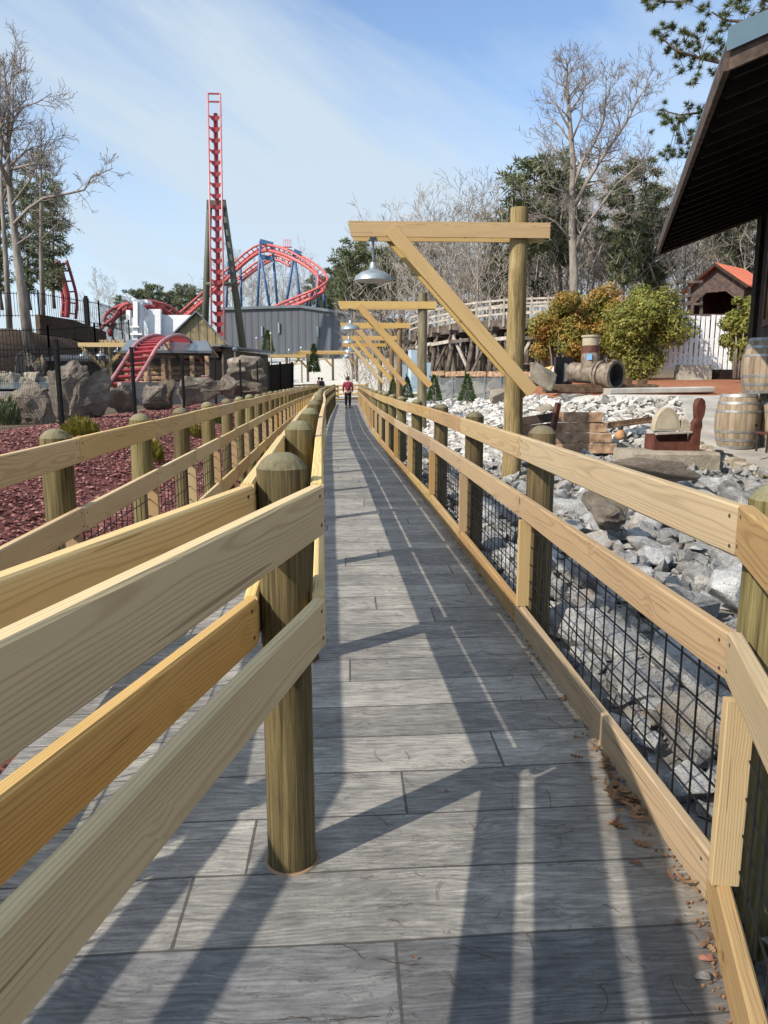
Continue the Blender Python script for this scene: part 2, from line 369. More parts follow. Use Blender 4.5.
def path_mat():
    """grey stamped concrete that imitates weathered planks laid across the walk"""
    t = NT('stamped_plank_concrete', .72, .3)
    co = t.coord('Object'); q = t.sep(co)
    wob = t.noise(t.vmul(co, (.5, .5, .5)), 1., 2, .5)
    v = t.math('DIVIDE', t.math('ADD', q[1], t.math('MULTIPLY', t.math('SUBTRACT', wob, .5), .10)), .30)
    v = t.math('SUBTRACT', v, t.math('MULTIPLY', q[0], .10))
    row = t.math('FLOOR', v); fy = t.math('PINGPONG', v, .5)
    wn = t.node('ShaderNodeTexWhiteNoise', {'W': row}, noise_dimensions='1D').outputs[0]
    u = t.math('ADD', t.math('DIVIDE', q[0], 1.55), t.math('MULTIPLY', wn, 9.0)); col = t.math('FLOOR', u); fu = t.math('PINGPONG', u, .5)
    idv = t.node('ShaderNodeCombineXYZ', {0: row, 1: col}).outputs[0]
    idr = t.node('ShaderNodeTexWhiteNoise', {'Vector': idv}, noise_dimensions='2D').outputs[0]
    edge = t.noise(co, 14, 2, .6)
    wj = t.math('MULTIPLY_ADD', edge, .022, .004)
    j1 = t.math('LESS_THAN', fy, wj); j2 = t.math('LESS_THAN', fu, t.math('MULTIPLY', wj, .22))
    joint = t.math('MAXIMUM', j1, j2)
    # grain stamped into every plank, different in each
    sh = t.node('ShaderNodeCombineXYZ', {0: t.math('MULTIPLY', idr, 17.), 1: t.math('MULTIPLY', idr, 5.), 2: t.math('MULTIPLY', idr, 91.)}).outputs[0]
    gc = t.node('ShaderNodeVectorMath', {0: co, 1: sh}, operation='ADD').outputs[0]
    warp = t.noise(t.vmul(gc, (1.1, 4, 1)), 1., 3, .55)
    rings = t.math('MULTIPLY_ADD', t.math('SINE', t.math('MULTIPLY', t.math('ADD', t.sep(gc)[1], t.math('MULTIPLY', warp, .5)), 210.)), .5, .5)
    streak = t.noise(t.vmul(gc, (4.5, 75, 1)), 1., 6, .7)
    big = t.noise(t.vmul(co, (1.2, 2.2, 1)), 1.3, 5, .62)
    blot = t.noise(t.vmul(gc, (5, 9, 1)), 1.6, 7, .72)
    fac = t.math('ADD', t.math('MULTIPLY', streak, .36), t.math('ADD', t.math('MULTIPLY', big, .30), t.math('MULTIPLY', blot, .28)))
    fac = t.math('ADD', fac, t.math('MULTIPLY', t.math('SUBTRACT', idr, .5), .10))
    fac = t.math('ADD', fac, t.math('MULTIPLY', t.math('SUBTRACT', rings, .5), .05))
    c = t.ramp(fac, [(.30, (.082, .081, .080)), (.44, (.18, .174, .164)), (.56, (.315, .30, .272)), (.70, (.50, .475, .415))])
    worn = t.math('MULTIPLY_ADD', t.math('ADD', t.math('MULTIPLY', t.noise(t.vmul(gc, (6, 30, 1)), 1., 7, .75), .62), t.math('MULTIPLY', t.noise(co, 1.3, 3, .6), .38)), 9., -5.05, True)
    c = t.mix(t.math('MULTIPLY', worn, .6), c, (.48, .44, .36))
    stain = t.math('MULTIPLY_ADD', t.noise(t.vmul(co, (2.2, 3.2, 1)), 1.4, 6, .7), 5., -2.75, True)
    c = t.mix(t.math('MULTIPLY', stain, .6), c, (.10, .094, .086))
    hair = t.math('LESS_THAN', t.math('ABSOLUTE', t.math('SUBTRACT', t.noise(t.vmul(gc, (2.5, 16, 1)), 1.6, 5, .62, .8), .5)), .0075)
    c = t.mix(t.math('MULTIPLY', hair, .5), c, (.06, .055, .05))
    grit = t.noise(co, 130., 2, .7)
    c = t.mix(t.math('MULTIPLY', t.math('GREATER_THAN', grit, .62), .3), c, (.07, .065, .06))
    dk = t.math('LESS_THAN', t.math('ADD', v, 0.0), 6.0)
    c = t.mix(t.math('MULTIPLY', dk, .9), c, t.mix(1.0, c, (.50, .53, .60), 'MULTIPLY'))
    # warm dirt near the right-hand kick board
    dirt = t.math('MULTIPLY', t.math('MULTIPLY_ADD', q[0], 3.2, -2.35, True), t.math('MULTIPLY_ADD', t.noise(co, 9, 4, .7), 2.2, -.7, True))
    c = t.mix(t.math('MULTIPLY', dirt, .8), c, (.15, .11, .07))
    c = t.mix(t.math('MULTIPLY', joint, .82), c, (.045, .042, .04))
    t.color(c)
    h = t.math('ADD', t.math('MULTIPLY', rings, .22), t.math('MULTIPLY', streak, .5))
    h = t.math('SUBTRACT', h, t.math('ADD', t.math('MULTIPLY', joint, 1.6), t.math('MULTIPLY', hair, .5)))
    t.bump(h, .5, .006)
    t.set(t.b, 'Roughness', t.math('MULTIPLY_ADD', streak, -.3, .85))
    return t.m
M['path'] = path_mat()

def ground_mat(name, cols, scale, bump=.5, rough=.95):
    t = NT(name, rough, .15); co = t.coord('Object')
    n = t.noise(co, scale, 6, .7); b = t.noise(co, scale * .06, 4, .6)
    k = len(cols)
    c = t.ramp(t.math('ADD', t.math('MULTIPLY', n, .65), t.math('MULTIPLY', b, .35)), [(.3 + .4 * i / (k - 1), q) for i, q in enumerate(cols)])
    t.color(c); t.bump(n, bump, .05); return t.m
M['soil'] = ground_mat('forest_floor', [(.06, .045, .03), (.12, .09, .06), (.19, .15, .10)], 6)
M['redbed'] = ground_mat('red_gravel_ground', [(.07, .025, .024), (.14, .05, .045), (.2, .085, .075)], 22)
M['straw'] = ground_mat('pine_straw_bank', [(.15, .058, .03), (.26, .105, .055), (.34, .165, .09)], 10)
M['greyrub'] = ground_mat('grey_rubble_ground', [(.07, .068, .066), (.16, .155, .15), (.27, .26, .25)], 12)
M['palegr'] = ground_mat('pale_gravel_ground', [(.34, .32, .29), (.46, .44, .40), (.58, .56, .52)], 14)
M['yard'] = ground_mat('concrete_yard', [(.40, .38, .34), (.48, .46, .42), (.55, .53, .49)], 2, .1)
M['bank'] = ground_mat('bare_earth_bank', [(.035, .023, .016), (.075, .05, .034), (.14, .095, .065)], 5)
M['pond'] = simple('flume_water', (.13, .18, .21), .12, .5, 0, .1, 2)

rng = random.Random(7)
def sstep(a, b, x):
    t = max(0., min(1., (x - a) / (b - a))); return t * t * (3 - 2 * t)
def lerp(a, b, t): return a + (b - a) * t
def plin(tab, y):
    if y <= tab[0][0]: return tab[0][1]
    for (a, p), (b, q) in zip(tab, tab[1:]):
        if y <= b: return p + (q - p) * (y - a) / (b - a)
    return tab[-1][1]
# ------------------------------------------------------------------ terrain
def H(x, Y):
    """height of the ground outside the boardwalk"""
    if x >= .0:
        z = plin([(0, -.22), (5, -.16), (9, -.06), (11, .08), (12.8, .33), (15, .70), (17, 1.0), (20, 1.22), (24, 1.5), (29, 1.64), (42, 1.6), (60, 2.2), (100, 7), (160, 9)], Y)
        s = sstep(1.3, 4.2 + max(0, Y - 11) * .33, x)
        low = plin([(0, -.2), (12, -.07), (58, -.07), (68, .5), (105, 4.6), (160, 8)], Y)
        z = lerp(low, z, s)
        z += .5 * sstep(14, 40, x) * sstep(26, 34, Y) * 3
    else:
        z = plin([(-5, -.05), (60, -.05), (70, .4), (105, 4.6), (160, 8)], Y)
        bank = .66 * sstep(-2.3, -5.4, x) * (1 - sstep(40, 50, Y))
        pit = -1.1 * sstep(-8.5, -11, x) * (1 - sstep(60, 90, Y))
        z += bank + pit
        hill = sstep(-14.5 + (Y - 45) * .12, -19.5, x) * sstep(29, 46, Y)
        z = max(z, lerp(z, 4.5 + .03 * max(0, -18 - x), hill))
    return z

def ground_at(px, py, y0=3., y1=300.):
    """where the line of sight through that pixel meets the ground"""
    Y = y0
    while Y < y1:
        p = at(px, py, Y)
        if p.z <= H(p.x, Y): return Vector((p.x, Y, H(p.x, Y)))
        Y += .05
    return at(px, py, y1)

RF = [(-6, -1.55), (1.92, 1.05), (5, 1.05), (9, 1.0), (12.7, .87), (18, .76), (24, .70), (40, .70), (58, .74)]
CF = [(-6, -2.11), (2.05, -.07), (4, -.14), (6, -.20), (9, -.275), (11.6, -.34), (16, -.5), (22, -.66), (30, -.72), (50, -.74)]
LF = [(-6, -3.7), (1.755, -1.32), (2.97, -1.35), (5.4, -1.41), (9.27, -1.50), (13.5, -1.61), (19.8, -1.75), (27.9, -1.85), (50, -1.9)]
def rx(Y): return plin(RF, Y)
def cx(Y): return plin(CF, Y)
def lx(Y): return plin(LF, Y)

def in_path(x, Y): return Y < 60 and lx(Y) - .12 < x < rx(Y) + .06

# ground sheet: fine near by, coarse to the horizon
def axis(spec):
    out = [spec[0][0]]
    for a, b, st in spec:
        n = max(1, round((b - a) / st))
        out += [a + (b - a) * (i + 1) / n for i in range(n)]
    return out
xs = axis([(-900, -100, 100), (-100, -40, 10), (-40, -12, 1.), (-12, 14, .4), (14, 50, 2.), (50, 110, 10), (110, 900, 100)])
ys = axis([(-60, -8, 8), (-8, 34, .4), (34, 70, 1.5), (70, 170, 6), (170, 1500, 150)])
def zone(x, Y):
    if x < 0:
        if x > -6.3 and Y < 42: return 1
        if x < -13 and 24 < Y < 75: return 5
        if Y > 62 and x > -12: return 6
        return 0
    if Y > 62 and x < 9: return 6
    e = 6.1 + .35 * math.sin(Y * 1.3)
    if Y < 13.2: return 2
    if Y < 19.2 and x < 9.2 and x > 1: return 3
    if Y > 21 and Y < 34 and x > 5.4: return 4
    if 19 < Y <= 21 and x > 6.5: return 4
    if Y < 60 and x < 8: return 3
    return 4 if Y < 40 else 0
g = MB()
for y in ys:
    for x in xs:
        z = H(x, y)
        if lx(y) - .5 < x < rx(y) + .3 and y < 60: z = min(z, -.12)
        z += .05 * (mnoise.noise(Vector((x * .6, y * .6, 3))) if abs(x) < 60 and y < 120 else 0)
        g.v.append((x, y, z))
nx = len(xs)
for j in range(len(ys) - 1):
    for i in range(nx - 1):
        g.f.append((j*nx+i, j*nx+i+1, (j+1)*nx+i+1, (j+1)*nx+i))
        g.m.append(zone((xs[i] + xs[i+1]) / 2, (ys[j] + ys[j+1]) / 2))
ground = g.build('ground', [M['soil'], M['redbed'], M['greyrub'], M['palegr'], M['straw'], M['bank'], M['yard']], smooth=True, fix=False)
tag(ground, kind='structure')

# boardwalk: one sheet of stamped concrete between the outer fences
pm = MB()
yy = [-6 + .5 * i for i in range(134)]
for y in yy:
    for k in range(2):
        pm.v.append(((lx(y) - .03, rx(y) + .03)[k], y, 0.0))
for y in yy:
    for k in range(2):
        pm.v.append(((lx(y) - .03, rx(y) + .03)[k], y, -.2))
n = len(yy)
for j in range(n - 1):
    pm.f.append((2*j, 2*j+1, 2*j+3, 2*j+2))
    pm.f.append((2*n+2*j, 2*j, 2*j+2, 2*n+2*j+2)); pm.f.append((2*j+1, 2*n+2*j+1, 2*n+2*j+3, 2*j+3))
pm.m = [0] * len(pm.f)
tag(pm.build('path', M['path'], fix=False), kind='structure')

# ------------------------------------------------------------------ fences of the boardwalk
def board(parent, A, B, zc, th, h, mat, name, screws=False):
    A = Vector((A[0], A[1], zc)); B = Vector((B[0], B[1], zc)) if len(B) == 2 else Vector(B)
    d = B - A; L = d.length
    m = MB(); m.bar((-L/2, 0, 0), (L/2, 0, 0), th, h, .006)
    mats = [mat]
    if screws:
        m.mi = 1; mats.append(M['screw'])
        for e in (-1, 1):
            for q in (-1, 1):
                for sd in (-1, 1):
                    c = Vector((e * (L/2 - .035 - .006 * q), sd * (th/2 + .0005), q * h * .29 + e * .004))
                    ring = [c + Vector((.0055 * math.cos(a*PI/4), 0, .0055 * math.sin(a*PI/4))) for a in range(8)]
                    m.prism(ring, (0, sd * .0015, 0))
    o = m.build(name, mats, parent)
    o.location = (A + B) / 2 - parent.location
    o.rotation_euler = (0, -math.asin(d.z / L), math.atan2(d.y, d.x))
    return o

def offs(P, Q, k):
    """line P-Q moved k metres to its right-hand side"""
    d = Vector((Q[0]-P[0], Q[1]-P[1])).normalized(); nrm = Vector((d.y, -d.x))
    return (P[0] + nrm.x*k, P[1] + nrm.y*k), (Q[0] + nrm.x*k, Q[1] + nrm.y*k)

def post_mesh(r, h, low=-.5, n=20):
    m = MB()
    m.lathe([(r*1.02, low), (r*1.0, h*.5), (r*.99, h-.046), (r*.975, h-.0455), (r*.80, h-.026), (r*.6, h-.012), (r*.36, h-.003), (.004, h)], n)
    me = m.mesh('post', M['post'])
    me.polygons.foreach_set('use_smooth', [True] * len(me.polygons))
    try: me.set_sharp_from_angle(angle=math.radians(24))
    except Exception: pass
    return me

def mesh_panel(parent, P, Q, z0, z1, sp=.125, r=.0027):
    d = Vector((Q[0]-P[0], Q[1]-P[1], 0)); L = d.length; m = MB()
    k = max(2, round(L / sp)); kz = max(2, round((z1 - z0) / .115))
    for i in range(k + 1):
        x = -L/2 + L*i/k; m.bar((x, 0, z0), (x, 0, z1), 2*r, 2*r)
    for j in range(kz + 1):
        z = z0 + (z1-z0)*j/kz; m.bar((-L/2, -2*r, z), (L/2, -2*r, z), 2*r, 2*r)
    o = m.build('mesh_panel', M['wire'], parent)
    o.location = Vector(((P[0]+Q[0])/2, (P[1]+Q[1])/2, 0)) - parent.location
    o.rotation_euler = (0, 0, math.atan2(d.y, d.x))
    return o

def side_fence(label, fx, side, posts, rails, mat, r, ht, ymesh, ymin):
    """fence along the outer edge: boards on the walk side, round posts behind, mesh below the middle rail"""
    root = empty('walkway_fence', (fx(posts[1]), posts[1], 0), 0, label, 'fence', 'wooden fences of the boardwalk')
    pme = post_mesh(r, ht)
    rr = random.Random(int(posts[2] * 100) + (side > 0))
    (t0, t1), (m0, m1), (k0, k1) = rails
    th = .038
    for i in range(len(posts) - 1):
        y0, y1 = posts[i], posts[i+1]
        P, Q = (fx(y0), y0), (fx(y1), y1)
        A, B = offs(P, Q, side * th/2)
        near = y0 < 12
        dz = .0025 * (i % 2)
        gap = .002
        dd = (Vector(B) - Vector(A)).normalized() * gap
        A = tuple(Vector(A) + dd); B = tuple(Vector(B) - dd)
        jit = lambda: rr.uniform(-.004, .004)
        board(root, A, B, (t0+t1)/2 + dz + jit(), th + .002*(i % 2), t1-t0, M[mat], 'top_rail', near)
        board(root, A, B, (m0+m1)/2 + dz + jit(), th + .002*(i % 2), m1-m0, M[mat], 'middle_rail', near)
        board(root, A, B, (k0+k1)/2 + dz, th + .002*(i % 2), k1-k0, M[mat], 'kick_board', near)
        if y0 < ymesh:
            a, b = offs(P, Q, side * (th + .012)); mesh_panel(root, a, b, k1 - .06, m0 + .05)
    for i, y in enumerate(posts):
        j = min(i, len(posts) - 2)
        P, Q = (fx(posts[j]), posts[j]), (fx(posts[j+1]), posts[j+1])
        a, b = offs(P, Q, side * (th + .02 + r)); c = a if i == j else b
        o = bpy.data.objects.new('post', pme); C.objects.link(o); o.parent = root
        o.location = Vector((c[0], c[1] + .05, rr.uniform(-.012, .012))) - root.location
        o.rotation_euler = (rr.uniform(-.008, .008), rr.uniform(-.008, .008), rr.uniform(0, 6))
        if y > ymin and i < len(posts) - 1:
            yu = y - .12 if i > 0 else y
            u = MB(); u.bar((0, 0, 0), (0, 0, m0 - k1 - .006), 0.075, .036, .003, up=(0, 1, 0))
            ob = u.build('upright', M['upright'], root)
            xw = fx(yu) + side * (.02)
            ob.location = Vector((xw, yu, k1 + .003)) - root.location
            ob.rotation_euler = (0, 0, math.atan2(fx(yu+.3) - fx(yu), -.3) + PI/2 + PI/2)
    return root

def pst(first, sp, last, extra):
    out = list(extra); y = first
    while y < last: out.append(round(y, 3)); y += sp
    return out
rposts = pst(4.5, 2.3, 59, [-3.2, -.6, 1.92])
side_fence('wooden mesh fence on the right edge of the boardwalk in front of the grey boulders', rx, 1, rposts,
           ((1.045, 1.187), (.69, .828), (-.03, .146)), 'tanpine', .086, 1.245, 34, -1)
lposts = pst(5.55, 1.55, 50, [-3.2, -.4, 1.755, 3.85])
side_fence('wooden mesh fence on the left edge of the boardwalk beside the red gravel', lx, -1, lposts,
           ((1.106, 1.232), (.746, .872), (.18, .362)), 'pine', .078, 1.277, 26, 0)

# centre fence: boards on both faces of its posts, no kick board
cposts = pst(10.2, 2.05, 49, [-4, -1.8, .15, 2.05, 3.92, 6.0, 8.1])
cf = empty('divider_fence', (-.19, 2.2, 0), 0, 'middle wooden fence with double rails dividing the boardwalk into two lanes', 'fence', 'wooden fences of the boardwalk')
pme = post_mesh(.075, 1.31, -.02)
rr = random.Random(3)
for i in range(len(cposts) - 1):
    y0, y1 = cposts[i], cposts[i+1]; near = y0 < 12
    P, Q = (cx(y0), y0), (cx(y1), y1)
    for sd in (0, 1):
        A, B = offs(P, Q, -.019 if sd == 0 else -(.038 + .158 + .019))
        dd = (Vector(B) - Vector(A)).normalized()
        if sd == 0: A2, B2 = Vector(A) + dd*.002, Vector(B) - dd*.002
        else: A2, B2 = Vector(A) + dd*.004, Vector(B) - dd*.002
        if i == 2 and sd == 0: B2 = Vector(B)
        if i == 3 and sd == 0: A2 = Vector(A) + dd * .045
        if i == 2 and sd == 1: B2 = Vector(B) - dd * .03
        if i == 3 and sd == 1: A2 = Vector(A) + dd * .034
        dz = .0025 * (i % 2) + rr.uniform(-.003, .003)
        mt = M['honey'] if (sd == 1 and i in (2,)) else M['pine']
        board(cf, tuple(A2), tuple(B2), 1.163 + dz, .038, .142, M['pine'], 'top_rail', near)
        board(cf, tuple(A2), tuple(B2), .835 + dz, .038, .142, mt, 'lower_rail', near)
for i, y in enumerate(cposts):
    o = bpy.data.objects.new('post', pme); C.objects.link(o); o.parent = cf
    yo = y + .12 if i == 3 else y
    o.location = Vector((cx(yo) - .038 - .076 - (.005 if i == 3 else 0), yo, rr.uniform(-.01, .01))) - cf.location
    o.rotation_euler = (rr.uniform(-.006, .006), rr.uniform(-.006, .006), rr.uniform(0, 6))
# collars of sealant where the nearest posts enter the concrete
for i in (3, 4):
    y = cposts[i] + (.12 if i == 3 else 0)
    m = MB(); m.lathe([(.077, 0), (.077, .005), (.082, .004), (.087, .002), (.087, 0)], 28, cap=False)
    o = m.build('post_collar', simple('tan_sealant', (.21, .14, .085), .9) if i == 3 else bpy.data.materials['tan_sealant'], cf, True)
    o.location = Vector((cx(y) - .119, y, 0)) - cf.location

# bright queue rails at the far end, crossing the view
def plain_fence(label, pts, mat='arm', posts=True, rails=(.42, .78, 1.1), step=2.0):
    root = empty('queue_fence', pts[0], 0, label, 'fence', 'yellow pine queue fences at the far end')
    for a, b in zip(pts, pts[1:]):
        a = Vector(a); b = Vector(b); L = (b - a).length; k = max(1, round(L / step))
        for z in rails:
            board(root, (a.x, a.y), (b.x, b.y, a.z + z + (b.z - a.z)), a.z + z, .04, .14, M[mat], 'rail')
        for i in range(k + 1):
            p = a.lerp(b, i / k); m = MB(); m.bar((0, 0, -.4), (0, 0, 1.2), .12, .12, .008)
            o = m.build('post', M[mat], root); o.location = p + Vector((0, .09, 0)) - root.location
    return root
def gpt(px, Y): p = at(px, 400, Y); return Vector((p.x, Y, max(0, H(p.x, Y)) if abs(p.x) < 2.4 else H(p.x, Y)))
plain_fence('yellow pine queue fence at far end, left of the walking person', [gpt(262, 50), gpt(300, 53), gpt(338, 56)])
plain_fence('yellow pine queue fence at far end, behind the walking person', [gpt(326, 61), gpt(366, 61)])
plain_fence('yellow pine queue fence at far end, farthest one on the left', [gpt(258, 58), gpt(318, 64)])

# ------------------------------------------------------------------ lamp posts over the walk
def shade(name, parent, s=1.0, glass=True):
    m = MB()
    m.lathe([(.04*s, .25*s), (.05*s, .23*s), (.06*s, .16*s), (.10*s, .14*s), (.19*s, .108*s), (.265*s, .055*s), (.285*s, .0), (.29*s, -.012*s)], 28, cap=False)
    m.lathe([(.04*s, .25*s), (.0, .26*s)], 28, cap=False)
    m.mi = 1
    m.lathe([(.287*s, -.012*s), (.26*s, .045*s), (.18*s, .095*s), (.08*s, .125*s), (.0, .13*s)], 28, cap=False)
    o = m.build(name, [M['galv'], M['lampin']], parent, True, fix=False)
    return o

def lamp_post(px, Y, ytop, pole_px, mat, label, pxl, pxr, ybeam, pole_top):
    base = at(px, 480, Y); base.z = H(base.x, Y)
    root = empty('lamp_post', base, 0, label, 'lamp post', 'gallows lamp posts leaning over the boardwalk')
    r = pole_px / 2 / FPX * Y * .93
    ztop = at(px, pole_top, Y).z - base.z
    m = MB(); k = 12
    rr = random.Random(int(Y * 10))
    m.tube([(rr.uniform(-.012, .012), rr.uniform(-.012, .012), -.4 + (ztop + .4) * i / k) for i in range(k + 1)], [r * (1.07 - .12 * i / k) for i in range(k + 1)], 22)
    sharp(m.build('pole', M[mat], root), 40)
    xl = at(pxl, ybeam, Y).x - base.x; xr = at(pxr, ybeam, Y).x - base.x
    zb = at((pxl + pxr) / 2, ybeam, Y - r).z - base.z
    h = .215 * Y / 11.5 if Y < 20 else .21
    for sd in (-1, 1):   # two planks clamp the pole
        mb = MB(); L = xr - xl
        if sd < 0: mb.prism([(-L/2, -.022, h/2), (L/2, -.022, h/2), (L/2, -.022, -h/2), (-L/2 + .05, -.022, -h/2)], (0, .044, 0))
        else: mb.prism([(-L/2 + .04, -.022, h/2), (L/2, -.022, h/2), (L/2, -.022, -h/2), (-L/2 + .08, -.022, -h/2)], (0, .044, 0))
        o = mb.build('beam', M['arm'], root)
        o.location = ((xl + xr)/2, sd * (r + .02), zb + (.0 if sd < 0 else -.005))
    # diagonal brace from the beam down across the pole
    a = Vector((xl + (xr - xl) * .21, 0, zb - .02)); lowz = at(px, ybeam + (390 - 230) * 11.5 / Y, Y).z - base.z
    b = Vector((r + .10, 0, lowz - .03))
    for sd in (-1, 1):
        mb = MB(); L = (b - a).length; mb.bar((-L/2, 0, 0), (L/2, 0, 0), .042, h * .92, .005)
        o = mb.build('brace', M['arm'], root)
        d = b - a; o.location = (a + b)/2 + Vector((0, -(r + .066) if sd < 0 else r + .066, 0)) + Vector((.03, 0, -.03)) * (sd > 0); o.rotation_euler = (0, -math.asin(d.z / d.length), 0)
    xlamp = xl + (xr - xl) * .125
    st = MB(); s = 1.0
    zl = zb - h/2
    drop = .42
    st.lathe([(.07, zl - .028), (.07, zl - .008), (.03, zl - .004)], 16, (xlamp, 0, 0)); st.tube([(xlamp, 0, zl - .02), (xlamp, 0, zl - drop)], .016, 8)
    st.bar((xlamp - .05, 0, zl + .0), (xlamp + .05, 0, zl + .0), 2 * r + .06, .016)
    st.build('stem', M['galv'], root, True)
    o = shade('lamp_shade', root); o.location = (xlamp, 0, zl - drop - .17)
    return root
lamp_post(511, 11.5, 0, 19.5, 'tanpost', 'nearest gallows lamp post with thick tan pole beside the rubble', 348, 547, 230, 208)
lamp_post(421, 23, 0, 10, 'greypost', 'second gallows lamp post with darker grey pole', 338, 436, 305, 293)
lamp_post(399, 31.5, 0, 6.2, 'tanpost', 'third gallows lamp post along the boardwalk with thin tan pole', 340, 410, 325.5, 318)
lamp_post(391.5, 40, 0, 4.8, 'tanpost', 'fourth gallows lamp post along the boardwalk', 342, 398, 338, 332)
lamp_post(380, 49, 0, 4.6, 'greypost', 'farthest gallows lamp post on the right side of the boardwalk', 342, 386, 345, 340)
# ------------------------------------------------------------------ rocks
def hull_rock(seed, n=16, dims=(1, .8, .6), bevel=.05, sub=0, amp=.016, freq=3.5):
    r = random.Random(seed); bm = bmesh.new()
    for _ in range(n):
        v = Vector((r.gauss(0, 1), r.gauss(0, 1), r.gauss(0, 1))).normalized() * r.uniform(.72, 1.08)
        v = Vector([max(-.8, min(.8, c)) for c in v])
        bm.verts.new((v.x * dims[0] * .58, v.y * dims[1] * .58, v.z * dims[2] * .58))
    res = bmesh.ops.convex_hull(bm, input=bm.verts)
    bmesh.ops.delete(bm, geom=[v for v in bm.verts if not v.link_faces], context='VERTS')
    bmesh.ops.dissolve_limit(bm, angle_limit=math.radians(14), verts=bm.verts, edges=bm.edges)
    if bevel: bmesh.ops.bevel(bm, geom=list(bm.edges), offset=bevel, segments=1, affect='EDGES')
    if sub:
        bmesh.ops.triangulate(bm, faces=bm.faces)
        bmesh.ops.subdivide_edges(bm, edges=bm.edges, cuts=sub, use_grid_fill=True)
        o = Vector((seed * 3.1, 0, 0))
        for v in bm.verts:
            d = mnoise.fractal(v.co * freq + o, .8, 2.0, 5)
            v.co += v.co.normalized() * d * amp
    return bm
def rock_mesh(name, seed, mat, **k):
    bm = hull_rock(seed, **k); me = bpy.data.meshes.new(name); bm.to_mesh(me); bm.free()
    me.materials.append(M[mat])
    me.polygons.foreach_set('use_smooth', [True] * len(me.polygons))
    try: me.set_sharp_from_angle(angle=math.radians(20))
    except Exception: pass
    return me
rmesh = [rock_mesh('boulder', i, 'rock', n=11 + i % 5, dims=(1.0, rng.uniform(.62, .95), rng.uniform(.5, .8)), sub=3, bevel=.022) for i in range(16)]
edge_a, edge_b, edge_c = ground_at(694, 446), ground_at(768, 478), ground_at(676, 394, 10)
def edge_x(y):
    if y < edge_a.y: return edge_a.x + (edge_b.x - edge_a.x) * (y - edge_a.y) / (edge_b.y - edge_a.y)
    return edge_a.x + (edge_c.x - edge_a.x) * (y - edge_a.y) / (edge_c.y - edge_a.y)
spots = []
def rock_ok(x, y, r):
    for a, b, c in spots:
        if (a-x)**2 + (b-y)**2 < ((c + r) * .80)**2: return False
    return True
tries = 0
big_first = [(.34, 22), (.25, 115), (.17, 170)]
for size, cnt in big_first:
    k = 0; t = 0
    while k < cnt and t < 6000:
        t += 1
        y = rng.uniform(1.0, 10.2); x = rng.uniform(rx(y) + .28, .60 * y + .9)
        r = size * rng.uniform(.8, 1.25)
        if x - r < rx(y) + .16 or x + r > edge_x(y) - .1: continue
        if abs(x - 2.66) < .5 and abs(y - 11.5) < .6: continue
        if not rock_ok(x, y, r * .9): continue
        spots.append((x, y, r * .9)); k += 1
spots.sort(key=lambda s: s[1])
for x, y, r in spots[:290]:
    o = bpy.data.objects.new('boulder', rng.choice(rmesh)); C.objects.link(o)
    s = r * 2.15
    o.scale = (s, s * rng.uniform(.85, 1.1), s * rng.uniform(.8, 1.05))
    o.location = (x, y, H(x, y) + r * rng.uniform(.15, .5)); o.rotation_euler = (rng.uniform(-.5, .5), rng.uniform(-.5, .5), rng.uniform(0, 6.3))
    tag(o, 'grey granite boulder in the rubble bed along the right boardwalk fence', 'boulder', 'granite boulders of the rubble bed')

def scatter_rocks(name, mat, n, pick, smin, smax, seed, lift=.25, variants=10, pts=9):
    r = random.Random(seed); protos = []
    for i in range(variants):
        bm = hull_rock(seed + 100 + i, n=pts, dims=(1, r.uniform(.6, .95), r.uniform(.45, .8)), bevel=0)
        bm.verts.index_update(); protos.append(([v.co.copy() for v in bm.verts], [[v.index for v in f.verts] for f in bm.faces])); bm.free()
    m = MB()
    for _ in range(n):
        q = pick(r)
        if q is None: continue
        x, y = q; s = r.uniform(smin, smax) * (1.25 if r.random() < .12 else 1)
        vs, fs = r.choice(protos)
        R = Matrix.Rotation(r.uniform(0, 6.3), 3, 'Z') @ Matrix.Rotation(r.uniform(-.7, .7), 3, 'X')
        p = Vector((x, y, H(x, y) + s * r.uniform(-.1, lift * 2)))
        m.add([p + R @ (v * s) for v in vs], fs)
    o = m.build(name, M[mat], fix=False); return tag(o, kind='stuff')
def pk(x0, x1, y0, y1, fn=None):
    def f(r):
        y = y0 + (y1 - y0) * r.random() ** 1.0; x = r.uniform(x0, x1)
        if x < rx(y) + .22 and x > 0: return None
        if fn and not fn(x, y): return None
        return x, y
    return f
o = scatter_rocks('rubble', 'rubble', 5200, pk(1.1, 8.5, .6, 14, lambda x, y: x < .62 * y + 1 and x < edge_x(y) - .1), .10, .24, 1, .3); o['label'] = 'smaller grey granite rubble between the boulders'
o = scatter_rocks('gravel', 'gravel', 6500, pk(1.0, 9.5, 12.6, 20.0, lambda x, y: x < 8.9 - .2 * (y - 12) and x < edge_x(y) - .1 and not (y > 17.2 and x > 5)), .12, .30, 2, .3); o['label'] = 'pale crushed stone behind the rubble bed'
o = scatter_rocks('gravel', 'gravel', 5200, pk(1.0, 9.5, 19, 42, lambda x, y: x < 5.6), .14, .34, 3, .2); o['label'] = 'pale crushed stone further along the boardwalk'
